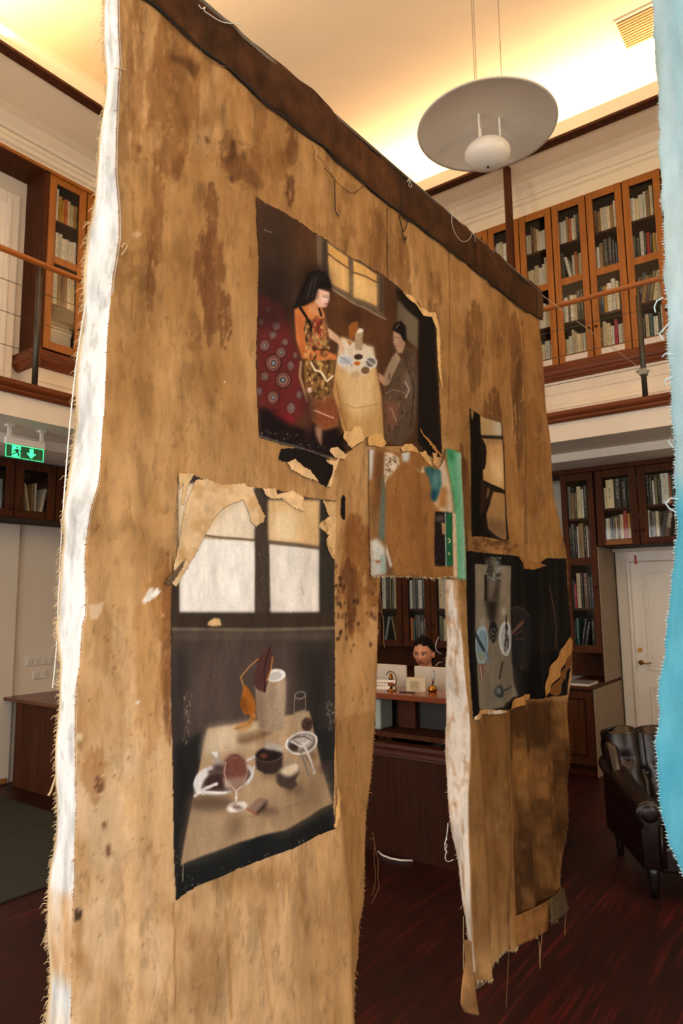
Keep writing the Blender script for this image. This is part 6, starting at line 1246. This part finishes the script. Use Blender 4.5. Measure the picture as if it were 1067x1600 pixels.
torn([(610, 1228), (640, 1215), (665, 1222), (695, 1265), (670, 1290), (640, 1275), (605, 1275)], TB, (206, 160, 98), 29, .012)
torn([(420, 1290), (450, 1285), (505, 1325), (490, 1345), (440, 1335), (415, 1305)], TB, PAL, 30, .008)
torn([(410, 190), (440, 170), (490, 165), (545, 205), (555, 235), (600, 215), (640, 300), (640, 345), (600, 325), (555, 285), (500, 220), (430, 225)], TD, (206, 162, 104), 31, .008)
torn([(568, 40), (585, 80), (640, 150), (720, 250), (715, 270), (660, 210), (600, 120), (570, 60)], TD, (166, 116, 66), 32, .006)
torn([(650, 230), (680, 240), (690, 300), (680, 350), (655, 310)], TD, (196, 150, 98), 33)
torn([(780, 520), (830, 545), (865, 600), (910, 625), (940, 620), (958, 700), (965, 900), (972, 1000), (955, 900), (948, 780), (945, 700), (920, 645), (880, 640), (850, 590), (800, 545)], TB, (222, 178, 118), 34, .007, wob=.8)
torn([(905, 755), (918, 780), (915, 880), (860, 970), (780, 1130), (722, 1212), (718, 1150), (760, 1010), (830, 870)], TC, (186, 138, 80), 35, .009, wob=.5)
torn([(915, 985), (916, 870), (870, 985), (800, 1110), (770, 1180), (815, 1200), (860, 1090)], TC, (128, 86, 46), 36, .004, wob=.5)
torn([(632, 1188), (560, 1188), (490, 1240), (455, 1300), (510, 1292), (625, 1222)], TC, (190, 138, 76), 37, .009, wob=.6)
torn([(160, 1352), (200, 1310), (260, 1300), (300, 1302), (410, 1305), (414, 1322), (330, 1340), (260, 1338), (160, 1380)], TC, (206, 166, 116), 38, .008, (230, 214, 200))
torn([(525, 135), (735, 212), (650, 242), (592, 236), (570, 185)], TC, (156, 110, 60), 39, .004)
torn([(935, 860), (960, 900), (945, 1010), (925, 1075), (915, 1080), (930, 960)], Z_(250, 980, 3.442), (206, 160, 104), 40, .006)

# ---- the patch hanging over the top of the opening
FP = Paint(560, 680, 740, 925, 3.0, (150, 102, 56)); FP.T = TD
oF = [(175, 205), (200, 200), (290, 190), (330, 230), (400, 235), (480, 225), (560, 235), (600, 290), (640, 335), (700, 340), (725, 280), (742, 195), (790, 212), (832, 240), (838, 400), (850, 600), (858, 800), (864, 1000), (867, 1196), (805, 1182), (760, 1165), (650, 1182), (560, 1168), (500, 1162), (380, 1165), (265, 1168), (190, 1172), (186, 900), (180, 600), (176, 400)]
FP.fill([(170, 190), (292, 190), (292, 1170), (185, 1170)], (142, 102, 60)); FP.fill([(176, 205), (205, 205), (198, 330), (188, 440), (178, 430)], (206, 210, 216), 1.2); FP.fill([(210, 230), (270, 220), (280, 500), (240, 700), (205, 640)], (112, 72, 40), 3, .9); FP.fill([(262, 380), (292, 560), (290, 900), (240, 880), (252, 650)], (98, 116, 108), 2); FP.fill([(188, 900), (230, 880), (292, 960), (296, 1140), (190, 1170)], (214, 214, 206), 2.5); FP.fill([(255, 1000), (296, 1000), (300, 1150), (262, 1150)], (142, 178, 176), 2.5, .8); FP.fill([(200, 1045), (262, 1048), (240, 1070)], (170, 112, 62), 1)
FP.fill([(285, 230), (330, 230), (380, 270), (388, 320), (340, 390), (300, 440), (288, 500), (276, 380)], (214, 200, 178), 1, 1, .7); FP.speck([(285, 230), (380, 270), (340, 390), (290, 480)], 50, (92, 60, 38), (.5, 1.6), .8); FP.fill([(400, 235), (460, 225), (450, 300), (410, 300)], (206, 214, 214), 1.6, .9); FP.fill([(490, 340), (560, 380), (580, 330), (590, 380), (540, 390)], (226, 212, 196), 1.6, .9)
FP.fill([(296, 500), (345, 390), (400, 332), (580, 385), (632, 470), (655, 590), (665, 680), (800, 690), (800, 1180), (360, 1170), (320, 1050), (290, 900)], (152, 104, 58), 1.2); FP.fill([(340, 560), (380, 560), (375, 720), (345, 700)], (126, 80, 44), 6, .7); FP.fill([(550, 480), (580, 480), (570, 720), (545, 720)], (126, 80, 44), 6, .6)
FP.fill([(290, 900), (312, 960), (345, 1080), (360, 1160), (300, 1160), (300, 1000)], (112, 84, 62), 1.6); FP.fill([(292, 915), (310, 960), (345, 1090), (330, 1100), (300, 1000)], (222, 212, 200), 1)
FP.fill([(690, 330), (725, 280), (770, 500), (790, 690), (700, 670), (660, 610), (680, 480)], (206, 184, 158), 1.5); FP.fill([(690, 500), (730, 485), (750, 520), (740, 650), (680, 650)], (172, 122, 72), 2); FP.fill([(588, 345), (620, 335), (700, 365), (705, 470), (690, 540), (668, 605), (640, 575), (640, 500), (622, 420), (595, 375)], (52, 98, 102), 1.2); FP.fill([(650, 380), (690, 390), (680, 500), (650, 480)], (120, 160, 156), 3, .7); FP.fill([(640, 520), (680, 520), (668, 605), (640, 575)], (22, 66, 82), 2)
FP.fill([(742, 195), (832, 240), (867, 1196), (812, 1184), (800, 900), (790, 650), (765, 430), (745, 300)], (92, 166, 122), 1.2); FP.fill([(750, 210), (790, 225), (800, 300), (760, 290)], (40, 128, 84), 3); FP.fill([(800, 225), (832, 240), (867, 1196), (838, 1190), (830, 700), (815, 400)], (170, 206, 198), 2.5, .8); FP.fill([(778, 690), (800, 690), (812, 1184), (790, 1170), (785, 1000)], (214, 188, 160), 1)
oW = [(668, 675), (778, 688), (785, 1092), (662, 1090)]; FP.fill(oW, (30, 22, 22), .5); FP.fill([(738, 685), (778, 688), (784, 1090), (742, 1090)], (34, 104, 66), .6); FP.line([(732, 690), (738, 1090)], 1.6, (150, 176, 170)); FP.fill([(708, 760), (730, 770), (728, 850), (714, 850)], (206, 160, 110), .6); FP.ell(700, 730, 24, 26, (96, 80, 74), soft=1.5, al=.8); FP.speck([(670, 880), (720, 880), (720, 1080), (670, 1080)], 18, (120, 70, 80), (.4, 1.2), .7); FP.line([(752, 880), (770, 900), (755, 915)], 1.6, (206, 210, 160)); FP.ell(758, 995, 8, 10, (200, 206, 160), soft=.5)
wv = fbm(FP.h, FP.w, 2.5, 2.0, 2)[..., None]; FP.a[:] = np.clip(FP.a*(.86+.28*wv), 0, 255); FP.T = lambda p: p
print_piece('patch', oF, TD, FP, .012, 'rough cloth patch with green and white painted edges over the opening', step=.003, material=CLOTH, edge_wob=.8, wob_seed=50, thick=.003, curl=lambda Y, Z, a, b_: .004*np.sin(16*Y)+.006*sst((Z-1.7)/-.08)*0)

# ---- frayed edges, loose threads, hem, tail
TH = mat('raw thread', (206, 180, 138), .95); THW = mat('white thread', (226, 222, 214), .95); THB = mat('brown thread', (120, 80, 48), .95); THK = mat('dark thread', (40, 26, 18), .9)
def frays(edge, n, m, name, lmin, lmax, dirv, seed, r=.0007):
    rs = random.Random(seed); b = MB()
    for _ in range(n):
        i = rs.randrange(len(edge)-1); p = Vector(edge[i]).lerp(Vector(edge[i+1]), rs.random()); l = rs.uniform(lmin, lmax)*(1 if rs.random() < .85 else 2.2)
        d = Vector([q+rs.uniform(-.6, .6) for q in dirv]).normalized(); g = Vector((rs.uniform(-.3, .3), rs.uniform(-.3, .3), -.9))
        b.tube([p-d*.002, p+d*l*.5, p+d*l*.8+g*l*.35], [r, r, r*.5], 4, caps=False)
    o = b.build(name, m, canvas); o['kind'] = 'stuff'; return o
E_ = lambda X, Y, Z: [(x-ORG[0], y-ORG[1], z-ORG[2]) for x, y, z in zip(X, Y, Z)]
frays(E_(lX[:, -1], lY[:, -1], lZ[:, -1]), 1500, TH, 'frayed_edge', .004, .013, (-1, -.3, -.2), 1)
frays(E_(jX[:, -1], jY[:, -1], jZ[:, -1]), 260, TH, 'frayed_edge', .002, .008, (-1, 0, -.2), 2)
def edge_of(f, z0, z1, n=200):
    z = np.linspace(z0, z1, n); y = f(z); return E_(XC+wr(y, z), y, z)
frays(edge_of(fR, .2, 3.0), 700, mat('tan thread', (176, 128, 76), .95), 'frayed_edge', .002, .009, (.1, 1, -.2), 3); frays(edge_of(fA, .2, 1.66), 360, mat('tan thread', (176, 128, 76), .95), 'frayed_edge', .002, .007, (0, 1, -.2), 4)
frays(edge_of(fLw, .2, 3.1), 500, mat('tan thread', (176, 128, 76), .95), 'frayed_edge', .002, .006, (.5, -1, 0), 5); frays(edge_of(fB, .3, 1.6), 300, mat('tan thread', (176, 128, 76), .95), 'frayed_edge', .002, .007, (.6, -.6, 0), 6)
yh = np.linspace(2.47, 3.5, 160); frays(E_(XC+wr(yh, fH(yh)), yh, fH(yh)), 420, TH, 'frayed_edge', .003, .010, (.1, 0, -1), 7)
yp = np.array([atX(*p, XC)[1:] for p in TD([(190, 1172), (265, 1168), (380, 1165), (500, 1162), (650, 1182), (760, 1165), (805, 1182), (867, 1196)])]); frays(E_(XC+.012+wr(yp[:, 0], yp[:, 1]), yp[:, 0], yp[:, 1]), 160, TH, 'frayed_edge', .002, .006, (.2, 0, -1), 8)
def thread(pts, r, m, off=.012, name='loose_thread', smooth=3):
    Q = [Vector(atX(x, y, XC+min(0, off))) for x, y in pts]
    for _ in range(smooth-1):
        R2 = [Q[0]]
        for a, b in zip(Q, Q[1:]): R2 += [a.lerp(b, .25), a.lerp(b, .75)]
        Q = R2+[Q[-1]]
    P = [(XC+(float(wr(np.array(q.y), np.array(max(.2, q.z)))) if off > 0 else 0.0)+off-ORG[0], q.y-ORG[1], q.z-ORG[2]) for q in Q]
    return MB().tube(P, r, 5).build(name, m, canvas, smooth=True)
thread([(301, 14), (306, 22), (312, 17), (308, 24), (318, 30), (330, 38), (342, 44), (356, 45), (367, 47)], .0012, THW, .024); thread([(640, 272), (626, 290), (634, 282), (631, 294), (638, 296), (632, 280)], .001, THW, .024); thread([(698, 335), (697, 352), (704, 372), (714, 382), (724, 378), (729, 366), (734, 370), (735, 380)], .001, THW, .024); thread([(500, 265), (520, 285), (545, 305), (556, 300), (566, 290)], .0012, THK, .01); thread([(517, 285), (518, 310), (518, 332), (524, 340)], .002, THK, .012)
for pts in ([(618, 338), (622, 352), (628, 366), (634, 350), (634, 342)], [(624, 362), (628, 378), (633, 368), (630, 380)]): thread(pts, .0022, THK, .012)
thread([(310, 80), (325, 96), (340, 105), (355, 110), (372, 125)], .0012, THB, .008); thread([(483, 228), (490, 244), (505, 262), (520, 284)], .001, THB, .008); thread([(486, 236), (489, 241), (487, 250), (492, 256)], .0016, mat('dark cream thread', (190, 160, 120), .9), .012)
thread([(581, 1300), (585, 1330), (590, 1345), (588, 1370), (592, 1385), (585, 1400), (580, 1412)], .0009, THB, .02); thread([(578, 1310), (586, 1312), (584, 1340), (588, 1372), (583, 1400)], .0008, THB, .016); thread([(594, 930), (596, 955), (600, 975), (599, 1000), (601, 1012)], .0012, THB, -.03)
thread([(700, 1286), (699, 1298), (697, 1312), (694, 1320), (698, 1330), (695, 1338), (697, 1346), (703, 1346), (708, 1343)], .0016, THW, -.07); thread([(699, 1310), (694, 1316), (700, 1322), (693, 1326), (699, 1332)], .0012, THW, -.07)
thread([(724, 1432), (724, 1470), (723.5, 1510), (725, 1520), (725, 1531)], .001, TH, -.02); thread([(788, 1120), (789, 1200), (789, 1300), (788, 1400), (790, 1480), (790, 1540), (788, 1598)], .0014, THB, .012); thread([(856, 1440), (848, 1490), (845, 1520), (838, 1555), (830, 1574), (805, 1592), (792, 1599)], .0012, mat('tan thread', (176, 128, 76), .95), .01); thread([(885, 1420), (884, 1450), (879, 1490), (868, 1530)], .0009, mat('tan thread', (176, 128, 76), .95), .01); thread([(879, 1390), (883, 1405), (885, 1420)], .0012, TH, .01); thread([(838, 1470), (834, 1490), (840, 1505), (835, 1510)], .0009, TH, .01)
thread([(686, 995), (682, 1002), (680, 1010), (682, 1018), (690, 1022)], .0016, mat('grey loop thread', (178, 168, 160), .8), -.10); thread([(681, 1040), (686, 1034), (691, 1035)], .0014, mat('grey loop thread', (178, 168, 160), .8), -.10)
thread([(150, 300), (149, 400), (125, 520), (113, 620), (104, 720), (97, 820), (92, 920), (91, 1000)], .0016, THW, -.11); thread([(90, 1205), (84, 1222), (79, 1238), (75, 1243)], .002, TH, -.09); thread([(96, 880), (91, 930), (90, 990), (86, 1040), (82, 1075)], .0013, THW, -.1)
thread([(187, 400), (193, 392), (197, 385), (192, 380), (187, 388)], .0012, TH, .01); thread([(178, 108), (186, 106), (196, 109)], .0012, TH, .006)
# twisted tail and turned-up hem pieces
def ribbon(name, left, right, off0, off1, rgb, n=24, rgb2=None):
    A = np.array([atX(x, y, XC) for x, y in left]); B_ = np.array([atX(x, y, XC) for x, y in right]); t = np.linspace(0, 1, n)
    ia = np.stack([np.interp(t, np.linspace(0, 1, len(A)), A[:, k]) for k in range(3)], -1); ib = np.stack([np.interp(t, np.linspace(0, 1, len(B_)), B_[:, k]) for k in range(3)], -1)
    u = np.linspace(0, 1, 8)[None, :, None]; G = ia[:, None]*(1-u)+ib[:, None]*u; G[..., 0] = XC+off0+(off1-off0)*u[..., 0]+.006*np.sin(np.pi*u[..., 0])*1.0
    f = fbm(n, 8, 6, 3, 3)[..., None]; c = np.array(rgb, float)*(.8+.4*f); return grid_mesh(name, G[..., 1], G[..., 2], 0, c, CLOTH, X=G[..., 0], thick=.002)
ribbon('torn_tail', [(731, 1470), (734, 1500), (731, 1525), (728, 1550), (727, 1572), (733, 1584)], [(735, 1470), (738, 1502), (740, 1525), (741, 1548), (744, 1570), (747, 1586)], -.02, .004, (150, 110, 68))
ribbon('turned_hem', [(739, 1530), (740, 1540), (741, 1549)], [(769, 1517), (767, 1524), (764, 1530)], -.004, -.002, (116, 100, 76), 12)
ribbon('hem_patch', [(796, 1432), (795, 1450), (791, 1482)], [(853, 1405), (853, 1425), (851, 1453)], .012, .012, (160, 112, 62), 16)
ribbon('hem_patch', [(853, 1404), (854, 1420), (856, 1442)], [(876, 1384), (880, 1402), (884, 1421)], .014, .012, (96, 80, 58), 16)
sm_ = []
for z in np.linspace(.30, 1.12, 60):
    y = float(np.interp(z, *[np.array(q) for q in zip(*sorted([(atX(*p, XC)[2], atX(*p, XC)[1]) for p in ((790, 1108), (791, 1200), (790, 1300), (789, 1400), (791, 1480))]))])); sm_.append((XC+float(wr(np.array(y), np.array(z)))+.003-ORG[0], y-ORG[1], z-ORG[2]))
MB().tube(sm_, .003, 6).build('seam', mat('seam canvas', (150, 104, 58), .95), canvas, smooth=True)

# ---- the tie to the railing, the suspension at the near end, the blue cloth
pA = Vector((XC+.01, 3.545, float(fT(3.5))-.03)); pB = Vector((-1.215, YB+.015, 3.46))
tw = empty('tie_line', pA); tag(tw, 'thin wire running from the canvas corner to the steel railing post', 'wire')
MB().tube([(0, 0, 0), pB-pA], .0022, 6).build('wire', mat('tie wire pale', (196, 186, 168), .5), tw)
tp = MB(); tp.box((-.03, -.024, -.04), (.03, .06, .012)); tp.box((-.05, -.026, -.02), (-.03, .0, .004)); tp.box((.03, -.026, -.03), (.055, .0, -.012)); tape = tp.build('tape_wrap', mat('grey tape', (150, 146, 134), .6), tw, bevel=.006); tape.location = pB-pA
sw = MB().tube([(XC+.004, .87, float(fT(1.1))-.012), (XC+.004, .87, ZC)], .0014, 6).build('suspension_wire', mat('wire grey', (150, 130, 105), .5)); tag(sw, 'thin ceiling wire carrying the near end of the canvas', 'wire')

def blue_cloth():
    d = np.array([math.cos(R_(18)), math.sin(R_(18)), 0]); nrm = np.array([-d[1], d[0], 0])
    def at_plane(x, y):
        q = ray(x, y); P0 = np.array([-.30, 1.78, 0]); t = (P0 @ nrm)/(q @ nrm); return np.array([0, 0, H])+q*t
    pxs = [(1012, -500), (1019, -60), (1020, 0), (1024, 60), (1030, 150), (1031, 230), (1036, 330), (1040, 430), (1043, 500), (1045, 560), (1050, 640), (1055, 720), (1058, 790), (1056, 850), (1052, 900), (1046, 960), (1040, 1020), (1032, 1070), (1030, 1110), (1026, 1180), (1028, 1230), (1034, 1270), (1046, 1315), (1060, 1350), (1072, 1378), (1095, 1420), (1130, 1450)]
    P = np.array([at_plane(*p) for p in pxs]); z = P[:, 2]; s0 = (P[:, :2]-np.array([-.30, 1.78])) @ d[:2]; o = np.argsort(z)
    zb = z.min(); Zs = np.linspace(zb, 3.75, 380); S0 = np.interp(Zs, z[o], s0[o]); rs = np.random.RandomState(5); S0 = S0+np.convolve(rs.uniform(-.006, .006, 384), np.ones(5)/5, 'valid')[:380]
    u = np.linspace(0, 1, 110)[None, :]; S = S0[:, None]+(1.25-S0[:, None])*u; Zg = Zs[:, None]+0*u
    wv_ = .02*np.sin(7*S+1)*(.5+.5*(3.2-Zg)/2)+.008*np.sin(19*S+2*Zg)+.004*np.sin(37*S-3*Zg+np.sin(5*Zg))+.004*np.sin(21*Zg+9*S)*sst((1.5-Zg)/.4)
    X = -.30+d[0]*S+nrm[0]*wv_; Y = 1.78+d[1]*S+nrm[1]*wv_; n, m = S.shape
    f = fbm(n, m, 50, 5, 5)[..., None]; g = fbm(n, m, 14, 8, 4)[..., None]; t = sst((1.92-Zg)/.12)[..., None]
    top = np.array((126, 162, 174.))*(1-f)+np.array((182, 200, 204.))*f; bot = np.array((62, 144, 170.))*(1-g)+np.array((100, 174, 194.))*g
    c = top*(1-t)+bot*t; k = np.clip((fbm(n, m, 40, 4, 4)[..., None]-.58)*7, 0, 1)*(1-t)*.6; c = c*(1-k)+np.array((146, 160, 140.))*k; k = sst((Zg-2.6)/.3)[..., None]*.5*np.clip((S-.05)[..., None]*20, 0, 1); c = c*(1-k)+np.array((150, 200, 214.))*k
    root = empty('blue_cloth', (-.30, 1.78, zb)); tag(root, 'turquoise and pale blue painted cloth hanging closest to the camera', 'cloth')
    og = np.array([-.30, 1.78, zb]); grid_mesh('cloth_sheet', Y, Zg, 0, c, mat_paint('blue painted cloth', .9, 380, .35, .14, (24, 24, 6), .15), parent=root, X=X, org=og, thick=.003)
    b = MB(); r = random.Random(3); D = Vector(d)
    for _ in range(900):
        i = r.randrange(n-1); p = Vector((X[i, 0]-og[0], Y[i, 0]-og[1], Zg[i, 0]-og[2])); l = r.uniform(.002, .007); q = (-D+Vector((r.uniform(-.5, .5), r.uniform(-.5, .5), r.uniform(-.9, .6)))).normalized()
        b.tube([p+D*.002, p+q*l], [.0007, .0004], 4, caps=False)
    fr = b.build('frayed_edge', mat('pale blue thread', (190, 214, 220), .95), root); fr['kind'] = 'stuff'
    for pts in ([(1045, 505), (1036, 515), (1030, 522), (1036, 532)], [(1036, 465), (1026, 470), (1022, 480), (1024, 488)], [(1052, 588), (1040, 592), (1036, 602), (1042, 600)], [(1052, 555), (1040, 552), (1034, 558)], [(1060, 690), (1050, 680), (1044, 690), (1052, 700)], [(1060, 780), (1048, 778), (1040, 786), (1036, 782), (1046, 795), (1056, 800)]):
        b = MB(); Q = [at_plane(*p)-og for p in pts]; b.tube(Q, .0018, 6).build('loose_thread', mat('pale blue thread', (190, 214, 220), .95), root, smooth=True)
    MB().tube([(0-.05, -.016, 3.75-zb), (1.22*d[0], 1.22*d[1], 3.75-zb)], .010, 8).build('hanging_rod', mat('steel rod', (90, 84, 78), .4, metal=.8), root)
    for s_ in (.02, 1.18): MB().tube([(s_*d[0], s_*d[1], 3.75-zb), (s_*d[0], s_*d[1], ZC-zb)], .0014, 6).build('suspension_wire', mat('wire grey', (150, 130, 105), .5), root)
blue_cloth()
